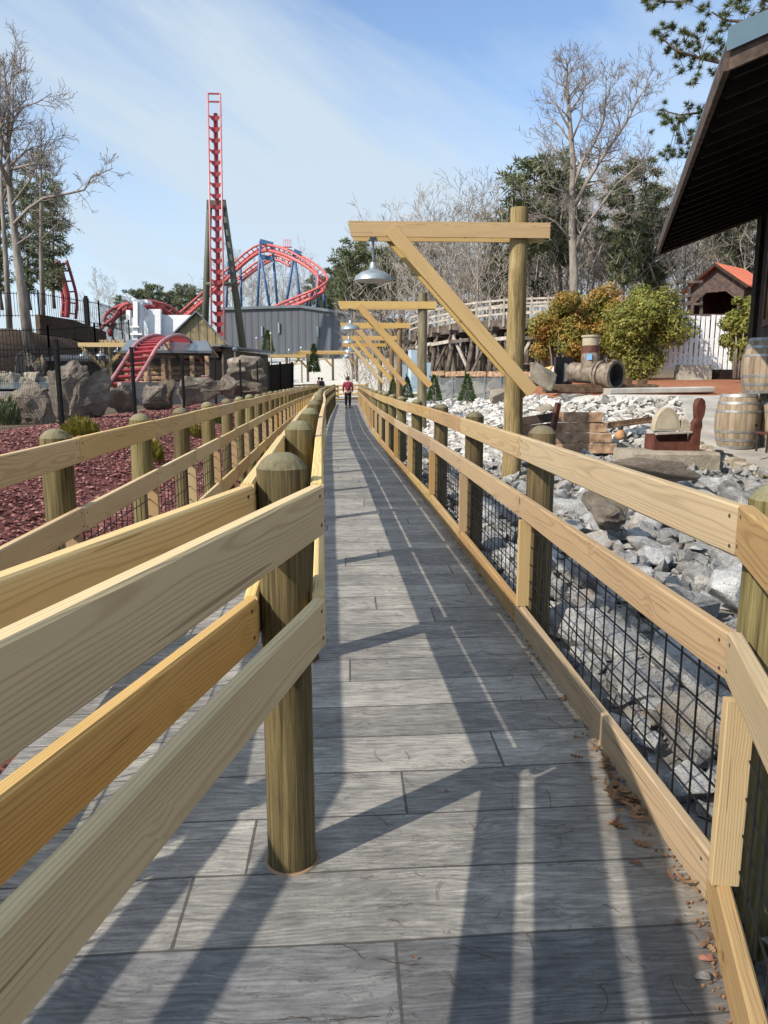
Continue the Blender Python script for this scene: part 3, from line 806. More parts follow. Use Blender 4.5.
# red lava gravel of the left bed
chip = MB(); r = random.Random(11)
for _ in range(26000):
    y = 2.2 + 24 * r.random() ** 1.7; x = r.uniform(-6.2, lx(y) - .16)
    if -x > .62 * y + .8: continue
    s = r.uniform(.010, .030) * (1 + y * .045) * (1.5 if r.random() < .1 else 1); p = Vector((x, y, H(x, y) + .012 + r.random() * .03))
    R = Matrix.Rotation(r.uniform(0, 6.3), 3, 'Z') @ Matrix.Rotation(r.uniform(-.8, .8), 3, 'X')
    a, b, c = s, s * r.uniform(.5, .9), s * r.uniform(.3, .6)
    chip.add([p + R @ Vector(v) for v in ((a, 0, 0), (-a, .2*b, 0), (0, b, 0), (.2*a, -b, 0), (0, 0, c), (0, 0, -c))],
             [(0,2,4),(2,1,4),(1,3,4),(3,0,4),(2,0,5),(1,2,5),(3,1,5),(0,3,5)])
tag(chip.build('lava_gravel', M['chips'], fix=False), 'red lava gravel of the planting bed left of the boardwalk', kind='stuff')

def placed_rock(px, py_base, Y, w, h, mat, label, seed, depth=None, name='boulder', cat='boulder', group=None, rot=(0, 0, 0), sub=4, n=12):
    """one single rock, w wide and h high, standing on the ground"""
    me = rock_mesh(name, seed, mat, n=n, dims=(1, 1, 1), sub=sub, bevel=.03, amp=.10 if mat == 'bould' else .04, freq=3.0)
    o = bpy.data.objects.new(name, me); C.objects.link(o)
    p = at(px, py_base, Y) if Y else ground_at(px, py_base)
    o.location = (p.x, p.y, p.z + h * .42)
    o.scale = (w, depth or w * .7, h); o.rotation_euler = rot
    return tag(o, label, cat, group)
LB = 'brown field stones behind the black wire fence'
for i, (px, pb, Y, w, h, lab, rot) in enumerate([
    (8, 428, 17.0, 1.3, .85, 'low brown stone at the left edge behind the black wire fence', (0, .1, .3)),
    (38, 428, 16.8, 1.35, 1.15, 'broad sloping brown stone left of the nearest black fence post', (0, .25, .1)),
    (72, 428, 18.2, 1.15, 1.95, 'tall pointed pale brown stone right behind the nearest black fence post', (.1, -.2, .4)),
    (92, 424, 18.4, 1.25, 1.75, 'tall leaning brown stone with flat face beside the yellow green shrub', (0, .3, 1.0)),
    (124, 418, 21.5, 1.2, 1.15, 'dark brown stone in front of the lower end of the red track hump', (0, -.1, .3)),
    (152, 414, 23, 1.25, 1.1, 'dark leaning stone between the first two pavilion side fence posts', (0, .35, .8)),
    (167, 412, 24, .9, 1.45, 'narrow upright brown stone in front of the log pavilion', (0, .12, 1.4)),
    (199, 405, 27, 1.6, 1.35, 'squarish brown stone at the right end of the low grey wall', (0, .0, .5)),
    (226, 400, 31, 1.0, 1.2, 'pointed dark stone behind the black fence near its far end', (0, .15, .2)),
    (213, 399, 33, 1.5, .9, 'flat tan stone behind the squarish brown stone', (0, 0, .7)),
    (247, 396, 36, 1.6, .9, 'flat pale tan stone farthest along the black wire fence', (0, 0, .4)),
    ]):
    placed_rock(px, pb, Y, w, h, 'bould', lab, 40 + i, group=LB, rot=rot)
# flat stones of the rubble bed
_p = at(664, 471, 11.3); m = MB(); m.bar((-.68, 0, .16), (.68, 0, .16), .78, .34, .04)
_o = m.build('stone_slab', M['slab']); _o.location = _p; _o.rotation_euler = (0, .02, .05); tag(_o, 'flat sandy stone block carrying the red brown sluice box', 'stone')
placed_rock(648, 486, 9.0, 1.5, .36, 'bould', 'long flat brown stone lying in the rubble below the sluice box', 71, depth=.8, rot=(.1, .05, .1))
placed_rock(602, 524, 7.1, .5, .34, 'bould', 'tan brown boulder between grey rocks behind the fence', 72, depth=.7, rot=(.3, .1, .3))
placed_rock(545, 418, None, .5, .36, 'slab', 'small sandy rock beside the timber crib and thick lamp pole', 74)
placed_rock(541, 391, 19, 1.0, .8, 'slab', 'rounded tan boulder at the left end of the old pipe valve', 75)
placed_rock(500, 405, 24, .75, .6, 'slab', 'tan rock on pale gravel left of the thick lamp pole', 76)

# ------------------------------------------------------------------ right side: patio, barrels, sluice, crib, valve
m = MB(); ny = 40; nxp = 14
for j in range(ny + 1):
    y = edge_b.y - 1.2 + (18.5 - edge_b.y + 1.2) * j / ny
    for i in range(nxp + 1):
        x = lerp(edge_x(y), 13.0, i / nxp); m.v.append((x, y, max(H(x, y) + .05, H(edge_x(y), y) + .04)))
for j in range(ny):
    for i in range(nxp):
        a = j*(nxp+1)+i; m.f.append((a, a+1, a+nxp+2, a+nxp+1)); m.m.append(0)
tag(m.build('patio', M['concrete'], smooth=True, fix=False), kind='structure')
def patio_z(x, y): return max(H(x, y) + .05, H(edge_x(y), y) + .04)
prev = None
for i in range(7):
    t = (i + .5) / 7; a = edge_b.lerp(edge_a, t)
    m = MB(); L = (edge_a - edge_b).length / 7 * .94; rr = random.Random(i)
    m.bar((-L/2, 0, 0), (L/2, 0, 0), .22 + rr.uniform(-.03, .03), .2, .025)
    o = m.build('edging_stone', M['slab']); d = edge_a - edge_b
    o.location = (a.x - .12, a.y - .05, H(a.x, a.y) + .03); o.rotation_euler = (0, 0, math.atan2(d.y, d.x) + rr.uniform(-.05, .05))
    tag(o, 'sandy stone block edging the concrete patio below the barrels', 'edging stone', 'edging stones of the patio')

def barrel_proto():
    root = empty('barrel', (0, 0, 0), 0, 'x', 'barrel', 'old wooden wine barrels on the patio')
    h = .95
    def R(z): return .285 + .085 * (1 - ((z - h/2) / (h/2)) ** 2)
    m = MB(); prof = [(R(h * i / 18), h * i / 18) for i in range(19)]
    m.lathe([(R(0) - .025, .03)] + prof + [(R(h) - .025, h), (R(h) - .025, h - .035), (.0, h - .035)], 36, cap=False)
    sharp(m.build('staves', M['barrel'], root, fix=False), 40)
    for z, w in ((.03, .05), (.155, .045), (.30, .04), (.65, .04), (.795, .045), (.92, .05)):
        m = MB(); z0, z1 = z - w/2, z + w/2
        m.lathe([(R(z0) - .002, z0), (R(z0) + .005, z0), (R(z1) + .005, z1), (R(z1) - .002, z1)], 36, cap=False)
        sharp(m.build('hoop', M['hoop'], root, fix=False), 40)
    m = MB(); m.tube([(0, -R(.42) + .01, .42), (0, -R(.42) - .006, .42)], .028, 10); m.build('bung', M['darkiron'], root)
    return root
bz = at(735, 448, 12.8)
B0 = barrel_proto(); kidsB = children(B0)
B0.location = bz; B0.rotation_euler = (0, 0, .45); B0['label'] = 'lower front wooden barrel standing on the patio with a dark bung hole, fully visible'
def brl(px, Y, lvl, lab, rz):
    p = at(px, 448, Y); copy_thing(B0, (p.x, Y, bz.z + .955 * lvl + (0 if lvl else 0)), rz, None, lab, None, kidsB)
brl(779, 12.75, 0, 'lower wooden barrel cut off by the right edge of the photo', 1.4)
brl(758.5, 12.8, 1, 'upper front wooden barrel stacked across two lower barrels', 2.4)
brl(751, 13.75, 0, 'lower rear wooden barrel hidden behind the front ones', .2)
brl(755.5, 13.75, 1, 'upper rear wooden barrel peeking out behind the upper front one', .95)
st = empty('stool', at(772, 452, 11.6), 0, 'dark metal stool at right photo edge in front of the barrels', 'stool')
m = MB(); m.bar((-.2, 0, .30), (.2, 0, .30), .36, .03, .006); m.build('seat', M['redwood'], st)
for sx in (-1, 1):
    for sy in (-1, 1):
        m = MB(); m.bar((sx*.18, sy*.15, 0), (sx*.17, sy*.14, .288), .03, .03, .004); m.build('leg', M['darkiron'], st)

# sluice box on its slab
sl = empty('sluice_box', at(672, 451, 11.4), .06, 'red brown sluice box with cream pan and tall rounded end board', 'sluice box')
m = MB()
m.box((-.47, -.2, 0), (.268, -.16, .16)); m.box((-.47, .16, 0), (.40, .2, .27)); m.box((-.47, -.157, 0), (.40, .157, .04)); m.box((-.475, -.157, .043), (-.44, .157, .27))
m.build('trough', M['redwood'], sl)
m = MB(); m.bar((-.45, -.18, .29), (.26, -.18, .31), .09, .035, .006); m.build('top_plank', M['paletimber'], sl)
m = MB()
out = [(.27, 0), (.44, 0), (.44, .32), (.465, .40), (.45, .50), (.49, .58), (.505, .70), (.48, .80), (.42, .845), (.355, .82), (.32, .73), (.335, .62), (.35, .52), (.30, .46), (.27, .36)]
m.prism([(x, -.205, z) for x, z in out], (0, .14, 0)); m.build('end_board', M['redwood'], sl)
m = MB()
cc = [(.25 * math.cos(a), .25 * math.sin(a)) for a in [PI * i / 14 for i in range(15)]]
for y0, y1, r0 in ((-.06, .0, 1.0),):
    m.prism([(-.18 + x * 1.05, -.1, .33 + z * 1.45) for x, z in cc], (0, .16, 0))
m.build('pan', M['cream'], sl)
m = MB(); m.prism([(-.18 + x * .8, -.105, .36 + z * 1.05) for x, z in cc], (0, .004, 0)); m.build('pan_face', simple('pan_inside', (.40, .345, .25), .8), sl)
m = MB(); m.prism([(.08, -.12, .33), (.30, -.12, .33), (.28, -.10, .45), (.2, -.08, .52), (.12, -.1, .48)], (0, .14, 0)); m.build('stone_chunk', M['slab'], sl)
sl.scale = (.80, .9, .98)

# timber crib
cr = empty('timber_crib', at(580, 454, 12.4), -.1, 'low crib of weathered brown planks with leaning corner post beside the thick lamp pole', 'timber crib')
rr = random.Random(5)
for i in range(4):
    m = MB(); w = .86 - .09 * (3 - i) * 0 - i * .035
    m.bar((-.42, -.05 * i * 0, .09 + i * .178), (-.42 + w + (.09 * (3 - i)) * .6, rr.uniform(-.02, .02), .09 + i * .178 + rr.uniform(-.008, .008)), .06, .17, .01)
    m.build('plank', M['log'], cr)
    m = MB(); m.bar((-.45, .06, .09 + i * .178), (-1.15, .85, .07 + i * .13), .06, .15, .01); m.build('plank', M['darkwood'], cr)
m = MB(); m.bar((-.50, -.06, .35), (-.40, .0, .86), .07, .1, .01); m.build('corner_post', M['redwood'], cr)
ir = empty('old_rail', at(632, 428, 12.8), .5, 'dark old iron rail lying on the pale gravel between crib and sluice box', 'iron rail')
m = MB(); m.bar((-.6, 0, .03), (.5, 0, .1), .1, .03); m.bar((-.6, 0, .08), (.5, 0, .15), .03, .08); m.build('rail_bar', M['log'], ir)
ck = empty('figurine', at(620, 440, 11.9), .3, 'small orange brown figurine with dark head on the rubble near the sluice box', 'figurine')
m = MB(); m.lathe([(.02, 0), (.12, .02), (.15, .1), (.11, .2), (.07, .26), (.01, .28)], 12); sharp(m.build('body', simple('terracotta', (.36, .19, .09), .8), ck), 60)
m = MB(); m.lathe([(.005, .25), (.06, .28), (.075, .33), (.05, .38), (.005, .395)], 12); sharp(m.build('head', M['darkiron'], ck), 60)
ck.scale = (.62,) * 3

# old pipe valve on timbers
vb = at(590, 391, 20)
vr = empty('pipe_valve', vb, -.95, 'big rusty pipe valve with upright white topped stub and open flanged end', 'pipe valve')
m = MB(); m.tube([(-.62, 0, .50), (.34, 0, .44)], [.27, .27], 24); sharp(m.build('pipe', M['iron'], vr), 40)
m = MB(); m.tube([(.30, 0, .44), (.37, 0, .435), (.37, 0, .435), (.80, 0, .41)], [.36, .36, .30, .34], 24, cap=False)
m.tube([(.80, 0, .41), (.80, 0, .41), (.74, 0, .413), (.42, 0, .43)], [.34, .40, .40, .26], 24, cap=False)
m.mi = 1; m.tube([(.80, 0, .41), (.55, 0, .425)], [.30, .26], 24, cap=False); m.tube([(.55, 0, .425), (.548, 0, .425)], [.26, .01], 24); m.mi = 0; m.tube([(.801, 0, .41), (.803, 0, .41)], [.30, .40], 24, cap=False)
sharp(m.build('open_flange', [M['iron'], M['darkiron']], vr, fix=False), 40)
m = MB(); m.tube([(.22, 0, .44), (.27, 0, .44)], [.35, .35], 24); sharp(m.build('bolt_flange', M['iron'], vr), 40)
m = MB(); m.tube([(-.02, 0, .5), (-.05, 0, 1.0)], [.25, .24], 24); sharp(m.build('stub', M['iron'], vr), 40)
m = MB(); m.tube([(-.05, 0, 1.0), (-.053, 0, 1.2)], [.235, .235], 24); sharp(m.build('rust_collar', M['redwood'], vr), 40)
m = MB(); m.tube([(-.053, 0, 1.201), (-.055, 0, 1.42), (-.055, 0, 1.42), (-.056, 0, 1.47)], [.22, .22, .25, .25], 24); sharp(m.build('stub_top', M['cream'], vr), 40)
m = MB(); m.prism([(.03, -.245, .82), (.16, -.19, .82), (.16, -.185, .98), (.03, -.24, .98)], (0, -.012, 0)); m.build('blue_label', simple('faded_blue_paint', (.12, .25, .42), .6), vr)
m = MB(); m.box((-.95, -.38, .15), (-.90, .38, .92)); m.build('side_plate', M['darkiron'], vr)
m = MB(); m.tube([(-.9, 0, .5), (-1.15, .05, .5)], [.26, .24], 20); sharp(m.build('elbow', simple('pale_pipe', (.4, .38, .35), .7), vr), 40)
m = MB(); m.tube([(-1.25, .05, .5), (-1.85, .25, .42)], [.2, .22], 20); sharp(m.build('yellow_pipe', simple('yellow_pipe', (.5, .33, .12), .7), vr), 40)
for i, (x0, x1, y, z) in enumerate([(-1.3, 1.7, -.30, .06), (-1.2, 1.9, .30, .07)]):
    t = empty('railway_tie', at(590, 391, 20) + Vector((0, y, 0)), .02 * i, ['old timber under the front of the pipe valve', 'old timber under the back of the pipe valve'][i], 'timber')
    m = MB(); m.bar((x0, 0, z), (x1, 0, z), .24, .22, .02); m.build('tie_beam', M['tie'], t)
for i in range(3):
    t = empty('railway_tie', at(612 + i * 15, 389, 20.6), 1.2, ['old timber stub on the straw right behind the open flange', 'middle old timber stub on the straw right of the valve', 'old timber stub on the straw farthest right of the valve'][i], 'timber')
    m = MB(); m.bar((-.6, 0, .16), (.6, 0, .16), .26, .2, .02); m.build('tie_beam', M['tie'], t)
pl = empty('stone_ledge', at(655, 392, 19.4), 0, 'pale flat concrete ledge at the edge of the straw bank', 'ledge')
m = MB(); m.bar((-1.3, 0, .02), (1.6, .3, .06), .5, .16, .03); m.build('ledge_slab', M['concrete'], pl)

# barn with deep eaves
E0 = at(733, 48, 6.5); E1 = at(660, 247, 16.0)
bd = (E1 - E0); bl = bd.length; bd.normalize(); bn = Vector((bd.y, -bd.x, 0)).normalized()
# pitch so that the near rake passes through pixel (768, 30) and the far one through (755, 215)
def pitch_for(E, px, py):
    best = None
    for k in range(1, 900):
        t = k * .01; q = E + bn * t; p = at(px, py, q.y)
        if p.x <= q.x: best = ((p.z - E.z) / t); break
    return best
sl1, sl2 = pitch_for(E0, 768, 30), pitch_for(E1, 752, 217)
print('barn pitch', sl1, sl2)
slope = .5 * ((sl1 or .3) + (sl2 or .3))
barn = empty('barn', (9.5, 11, 0), 0, 'dark brown barn with deep overhanging eave and exposed rafters at the right edge', 'barn')
bo = barn.location
def bp(u, t, w=0): return E0 + bd * u + bn * t + Vector((0, 0, slope * t + w)) - bo
W_ = 7.5
m = MB(); m.prism([bp(0, 0), bp(bl, 0), bp(bl, W_), bp(0, W_)], (0, 0, .10)); m.build('roof', M['soffit'], barn)
m = MB(); m.prism([bp(-.02, -.03, .103), bp(bl + .02, -.03, .103), bp(bl + .02, W_, .103), bp(-.02, W_, .103)], (0, 0, .05)); m.build('roof_sheet', M['teal'], barn)
m = MB(); m.prism([bp(-.05, -.05, -.02), bp(-.05, W_, -.02), bp(-.05, W_, .16), bp(-.05, -.05, .16)], bd * .03); m.build('gable_fascia', M['teal'], barn)
m = MB(); m.prism([bp(-.01, -.02, -.16), bp(-.01, W_, -.16), bp(-.01, W_, -.022), bp(-.01, -.02, -.022)], bd * .04); m.build('gable_board', M['rake'], barn)
m = MB(); m.bar(bp(.035, -.03, -.05), bp(bl, -.03, -.05), .05, .19, .005); m.build('eave_board', M['rake'], barn)
m = MB(); m.prism([bp(bl + .0, .01, -.16), bp(bl + .0, W_, -.16), bp(bl + .0, W_, -.003), bp(bl + .0, .01, -.003)], bd * .04); m.build('gable_board', M['rake'], barn)
k = 20
for i in range(k):
    u = .3 + (bl - .5) * i / (k - 1); m = MB(); m.bar(bp(u, .03, -.075), bp(u, W_ - .2, -.075), .05, .14); m.build('rafter', M['soffit'], barn)
wo = 1.95
base = E1 - bd * .12
def bw(u, t, z): q = base - bd * u + bn * t; return Vector((q.x, q.y, z)) - bo
zt = E0.z + slope * wo - .05
m = MB(); m.prism([bw(0, wo, -.6), bw(8.4, wo, -.6), bw(8.4, wo, zt), bw(0, wo, zt)], bn * .15); m.build('wall', M['darkwall'], barn)
m = MB(); m.prism([bw(.0, wo + .16, -.6), bw(.0, W_, -.6), bw(.0, W_, zt + (W_ - wo) * slope), bw(.0, wo + .16, zt)], bd * -.15); m.build('wall', M['darkwall'], barn)
m = MB(); m.bar(bw(-.0, wo - .03, -.6), bw(-.0, wo - .03, zt), .16, .16); m.build('corner_post', M['darkwood'], barn)
wf = None
for u0 in (.8, 3.6):
    m = MB()
    for a, b, c, d in ((u0, 2.55, u0 + 1.3, 2.68), (u0, 3.85, u0 + 1.3, 3.98)):
        m.prism([bw(a, wo - .04, b), bw(c, wo - .04, b), bw(c, wo - .04, d), bw(a, wo - .04, d)], bn * .038)
    for a in (u0, u0 + 1.2):
        m.prism([bw(a, wo - .036, 2.683), bw(a + .1, wo - .036, 2.683), bw(a + .1, wo - .036, 3.847), bw(a, wo - .036, 3.847)], bn * .034)
    wf = m.build('window', M['redwood'], barn)
    m = MB(); m.prism([bw(u0 + .103, wo - .014, 2.685), bw(u0 + 1.197, wo - .014, 2.685), bw(u0 + 1.197, wo - .014, 3.845), bw(u0 + .103, wo - .014, 3.845)], bn * .01)
    m.build('pane', simple('dark_glass', (.02, .022, .025), .12, .5, 0, .05), wf)
# ------------------------------------------------------------------ vegetation
def perp(d, r):
    a = Vector((r.gauss(0, 1), r.gauss(0, 1), r.gauss(0, 1))); a = a - d * a.dot(d)
    return a.normalized()
def grow(mb, p, d, L, rad, lvl, r, maxl, kids, rmin, up=.12, spread=.75):
    k = 4 if lvl < 2 else 3 if lvl < maxl else 2
    pts = [p.copy()]; q = p.copy(); dd = d.copy()
    for i in range(k):
        dd = (dd + perp(dd, r) * r.uniform(.05, .24) + Vector((0, 0, up))).normalized()
        q = q + dd * (L / k); pts.append(q.copy())
    end = max(rmin, rad * .45)
    rads = [max(rmin, rad + (end - rad) * i / k) for i in range(k + 1)]
    mb.tube(pts, rads, 6 if lvl < 2 else 4 if lvl < 3 else 3, cap=False)
    if lvl >= maxl: return
    n = kids[min(lvl, len(kids) - 1)]
    for j in range(n):
        t = r.uniform(.25, 1.0) if j else 1.0
        f = t * k; i = min(int(f), k - 1); b = pts[i].lerp(pts[i+1], f - i)
        ax = (pts[i+1] - pts[i]).normalized()
        nd = (ax * r.uniform(.45, .9) + perp(ax, r) * spread * r.uniform(.6, 1.1)).normalized()
        grow(mb, b, nd, L * r.uniform(.45, .75), max(rmin, rads[i] * .62), lvl + 1, r, maxl, kids, rmin, up, spread)

def bare_tree_proto(seed, h, lean=0, trunk_r=.16, kids=(5, 5, 4, 3), first=.35, limbs=11, rmin=.017, mat=('bark', 'fartwig')):
    r = random.Random(seed); tm = MB(); cm = MB()
    pts = []; q = Vector((0, 0, -.4)); k = 8
    for i in range(k + 1):
        pts.append(q.copy()); q = q + Vector((r.uniform(-.16, .16) + lean * .1, r.uniform(-.16, .16), h / k))
    tm.tube(pts, [max(rmin, trunk_r * (1 - .88 * i / k)) for i in range(k + 1)], 7)
    for j in range(limbs):
        t = lerp(first, .98, (j + r.random()) / limbs); f = t * k; i = min(int(f), k - 1); b = pts[i].lerp(pts[i+1], f - i)
        a = j * 2.4 + r.uniform(-.5, .5); d = Vector((math.cos(a), math.sin(a), r.uniform(.5, 1.2))).normalized()
        grow(cm, b, d, h * r.uniform(.18, .30) * (1.15 - t * .6), trunk_r * (1 - .8 * t) * .55, 1, r, 4, kids, rmin)
    return tm, cm

def needle_clump(mb, c, rad, n, r, L=.3, w=.03, flat=.6):
    for _ in range(n):
        d = Vector((r.gauss(0, 1), r.gauss(0, 1), r.gauss(.25, .8))).normalized()
        o = c + Vector((d.x, d.y, d.z * flat)) * rad * r.uniform(.2, 1.0)
        e = (d + perp(d, r) * .5).normalized() * L * r.uniform(.6, 1.1); s = perp(e.normalized(), r) * w
        mb.add([o - s, o + s, o + e], [(0, 1, 2)])

def pine_proto(seed, h, crown=.5, trunk_r=.2, clumps=230, per=26, L=.55, w=.075, wid=.21):
    r = random.Random(seed); tm = MB(); cm = MB()
    k = 8; pts = []; q = Vector((0, 0, -.4))
    for i in range(k + 1):
        pts.append(q.copy()); q = q + Vector((r.uniform(-.12, .12), r.uniform(-.12, .12), h / k))
    tm.tube(pts, [max(.03, trunk_r * (1 - .85 * i / k)) for i in range(k + 1)], 7)
    nb = clumps // 6
    for j in range(nb):
        t = lerp(1 - crown, .99, (j + .5) / nb); f = t * k; i = min(int(f), k - 1); b = pts[i].lerp(pts[i+1], f - i)
        a = j * 2.4 + r.uniform(-.6, .6); prof = math.sin(PI * min(1, (1 - t) / crown * .85 + .12)) ** .7
        bl_ = h * wid * prof * r.uniform(.55, 1.15)
        d = Vector((math.cos(a), math.sin(a), r.uniform(-.05, .45))).normalized()
        bp_ = [b + d * bl_ * s + Vector((0, 0, .12 * bl_ * s * s)) for s in (0, .35, .7, 1)]
        cm.mi = 1; cm.tube(bp_, [.05, .04, .03, .015], 3, cap=False); cm.mi = 0
        for s in range(6):
            u = r.uniform(.35, 1.08); c = b + d * bl_ * u + Vector((r.gauss(0, .22), r.gauss(0, .22), r.gauss(.05, .16))) * (h / 14)
            needle_clump(cm, c, .42 * h / 14, per, r, L, w)
    return tm, cm

def leaf_mass(mb, blobs, n, r, size=.12, shell=.55):
    tot = sum(b[1] ** 2 for b in blobs)
    for c, R, sq in blobs:
        for _ in range(int(n * R * R / tot)):
            d = Vector((r.gauss(0, 1), r.gauss(0, 1), r.gauss(0, 1))).normalized()
            rad = R * (shell + (1 - shell) * r.random() ** .6)
            rad *= 1 + .5 * mnoise.noise(d * 2.2 + Vector(c))
            p = Vector(c) + Vector((d.x, d.y, d.z * sq)) * rad
            nrm = (d + Vector((r.gauss(0, .7), r.gauss(0, .7), r.gauss(.3, .7)))).normalized()
            a = perp(nrm, r); b = nrm.cross(a); s = size * r.uniform(.6, 1.3)
            mb.add([p - a*s, p - b*s*.5, p + a*s, p + b*s*.5], [(0, 1, 2, 3)])

def plant(name, loc, label, cat, group, trunk, crown, tmat, cmat, rz=0, sc=1):
    root = empty(name, loc, rz, label, cat, group); root.scale = (sc,) * 3
    if trunk: trunk.build('trunk', tmat, root, True, fix=False)
    if crown: crown.build('crown', cmat, root, False, fix=False)
    return root

# forest prototypes, then copies that share their meshes
protos = []
for i in range(5):
    t, c = bare_tree_proto(200 + i, 15 + i * .6, trunk_r=.17, kids=(4, 4, 3, 3), limbs=13)
    protos.append(('bare', t, c))
for i in range(4):
    t, c = pine_proto(300 + i, 15, .42 + .1 * (i % 3), clumps=200, per=24)
    protos.append(('pine', t, c))
PR = []
first_spots = []
fr = random.Random(21)
spots_f = []
def fspot(px, Y, kind, hscale): spots_f.append((px, Y, kind, hscale))
# centre and right-hand wood
for row, Y in enumerate((64, 74, 86, 100, 116)):
    px = 352 + row * 3
    while px < 790:
        q = fr.random()
        pinep = .28 if px < 420 else .22 if px < 520 else .17
        fspot(px + fr.uniform(-6, 6), Y + fr.uniform(-4, 4) + (14 if px < 420 else 0), 'pine' if q < pinep else 'bare', fr.uniform(.72, 1.06))
        px += 24 - row * 1.5
for px in (338, 350, 362, 333, 345): fspot(px, 128 + fr.uniform(0, 12), 'pine', fr.uniform(.75, 1.0))
for px in range(228, 345, 9): fspot(px + fr.uniform(-4, 4), 150 + fr.uniform(0, 18), 'pine' if fr.random() < .35 else 'bare', fr.uniform(.8, 1.05))
for px in range(104, 205, 11): fspot(px + fr.uniform(-3, 3), 165 + fr.uniform(0, 20), 'pine' if fr.random() < .7 else 'bare', fr.uniform(.8, 1.0))
names = {'bare': ('bare_tree', 'bare grey winter tree in the wood behind the park buildings and trestle', 'trees of the wood behind'),
         'pine': ('pine_tree', 'green pine among bare trees of the wood behind the park buildings', 'pines of the wood behind')}
made = {}
for n_, (px, Y, kind, hs) in enumerate(spots_f):
    idx = fr.choice([i for i, p in enumerate(protos) if p[0] == kind])
    p = at(px, 390, Y); loc = Vector((p.x, Y, H(p.x, Y) - .2)); rz = fr.uniform(0, 6.3)
    nm, lab, grp = names[kind]
    if idx not in made:
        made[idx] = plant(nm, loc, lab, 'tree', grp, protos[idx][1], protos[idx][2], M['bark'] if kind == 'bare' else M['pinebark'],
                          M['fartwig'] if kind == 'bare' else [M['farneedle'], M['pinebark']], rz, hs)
        made[(idx, 'k')] = children(made[idx])
    else:
        copy_thing(made[idx], loc, rz, hs * fr.uniform(.92, 1.1), None, None, made[(idx, 'k')])
# far brush that fills the foot of the wood
fb = MB(); r = random.Random(77)
for _ in range(26000):
    px = r.uniform(345, 800); Y = r.uniform(58, 130)
    if r.random() < .22: px = r.uniform(100, 345); Y = r.uniform(135, 175)
    p = at(px, 390, Y); z = H(p.x, Y) + r.random() ** 1.7 * (9.5 if px > 345 else 6.5)
    a = Vector((p.x, Y, z)); d = Vector((r.gauss(0, .5), r.gauss(0, .5), r.uniform(.3, 1))).normalized() * r.uniform(.8, 2.4); s = perp(d.normalized(), r) * .028
    fb.add([a - s, a + s, a + d], [(0, 1, 2)])
tag(fb.build('undergrowth', M['fartwig'], fix=False), 'grey brown twiggy undergrowth of the far wood', kind='stuff')

# the tall bare tree on the right with limbs traced, then real depth and thickness given
def hero_tree(name, label, Y, trunk_px, limbs_px, r0, seed, twigmat='twig', L0=2.4, n1=15, rmin=.011, maxl=4, Ls=.68):
    r = random.Random(seed)
    base = at(*trunk_px[0], Y); base.z = H(base.x, Y) - .2
    root = empty(name, base, 0, label, 'tree')
    tm = MB(); cm = MB()
    dep = lambda: r.uniform(-.35, .35)
    def path(pxs, y0, tilt):
        return [at(px, py, y0 + tilt * i) - base for i, (px, py) in enumerate(pxs)]
    tp = [Vector((0, 0, 0))] + path(trunk_px[1:], Y, .1)
    n = len(tp); tr = [r0 * (1 - .86 * i / (n - 1)) for i in range(n)]
    tm.tube(tp, tr, 10)
    tm.build('trunk', M['bark'], root, True, fix=False)
    def dress(pts, rads, cnt, L):
        for j in range(cnt):
            t = lerp(.12, 1.0, (j + r.random()) / cnt); f = t * (len(pts) - 1); i = min(int(f), len(pts) - 2)
            b = pts[i].lerp(pts[i+1], f - i); ax = (pts[i+1] - pts[i]).normalized()
            d = (ax * r.uniform(.4, .9) + perp(ax, r) * .8).normalized()
            grow(cm, b, d, L * r.uniform(.6, 1.2) * (1.2 - .5 * t), max(rmin, rads[i] * .45), 1 if L > 1.3 else 2, r, maxl, (5, 4, 4, 3), rmin, .10)
    for li, (pxs, rr0, cnt, L) in enumerate(limbs_px):
        lp = path(pxs, Y, r.uniform(-.7, .7)); lr = [max(rmin, rr0 * (1 - .8 * i / (len(lp) - 1))) for i in range(len(lp))]
        cm.tube(lp, lr, 7); dress(lp, lr, int(cnt * 1.15), L * Ls)
    dress(tp[len(tp)//2:], tr[len(tp)//2:], n1, L0 * Ls)
    cm.build('crown', M[twigmat], root, True, fix=False)
    return root
hero_tree('bare_tree', 'tall bare spreading tree with forked limbs above the yellow shrubs on the right', 55,
    [(575, 330), (574, 280), (572, 226), (573, 161), (569, 113), (567, 81), (567, 62)],
    [([(573, 190), (582, 162), (594, 143), (603, 123), (606, 97), (606, 76)], .14, 15, 2.3),
     ([(575, 205), (588, 180), (604, 155), (626, 123), (639, 97), (650, 82)], .17, 19, 2.4),
     ([(575, 250), (584, 228), (597, 211), (617, 184), (636, 168), (648, 162)], .14, 14, 2.1),
     ([(572, 168), (562, 152), (549, 150), (540, 138)], .08, 9, 1.9),
     ([(573, 200), (560, 185), (549, 176), (543, 160)], .08, 9, 1.9),
     ([(569, 118), (558, 106), (551, 90)], .06, 7, 1.7),
     ([(572, 140), (581, 118), (584, 92), (586, 75)], .08, 9, 1.9),
     ([(575, 245), (556, 222), (540, 214), (528, 198)], .09, 10, 2.0)], .36, 5)
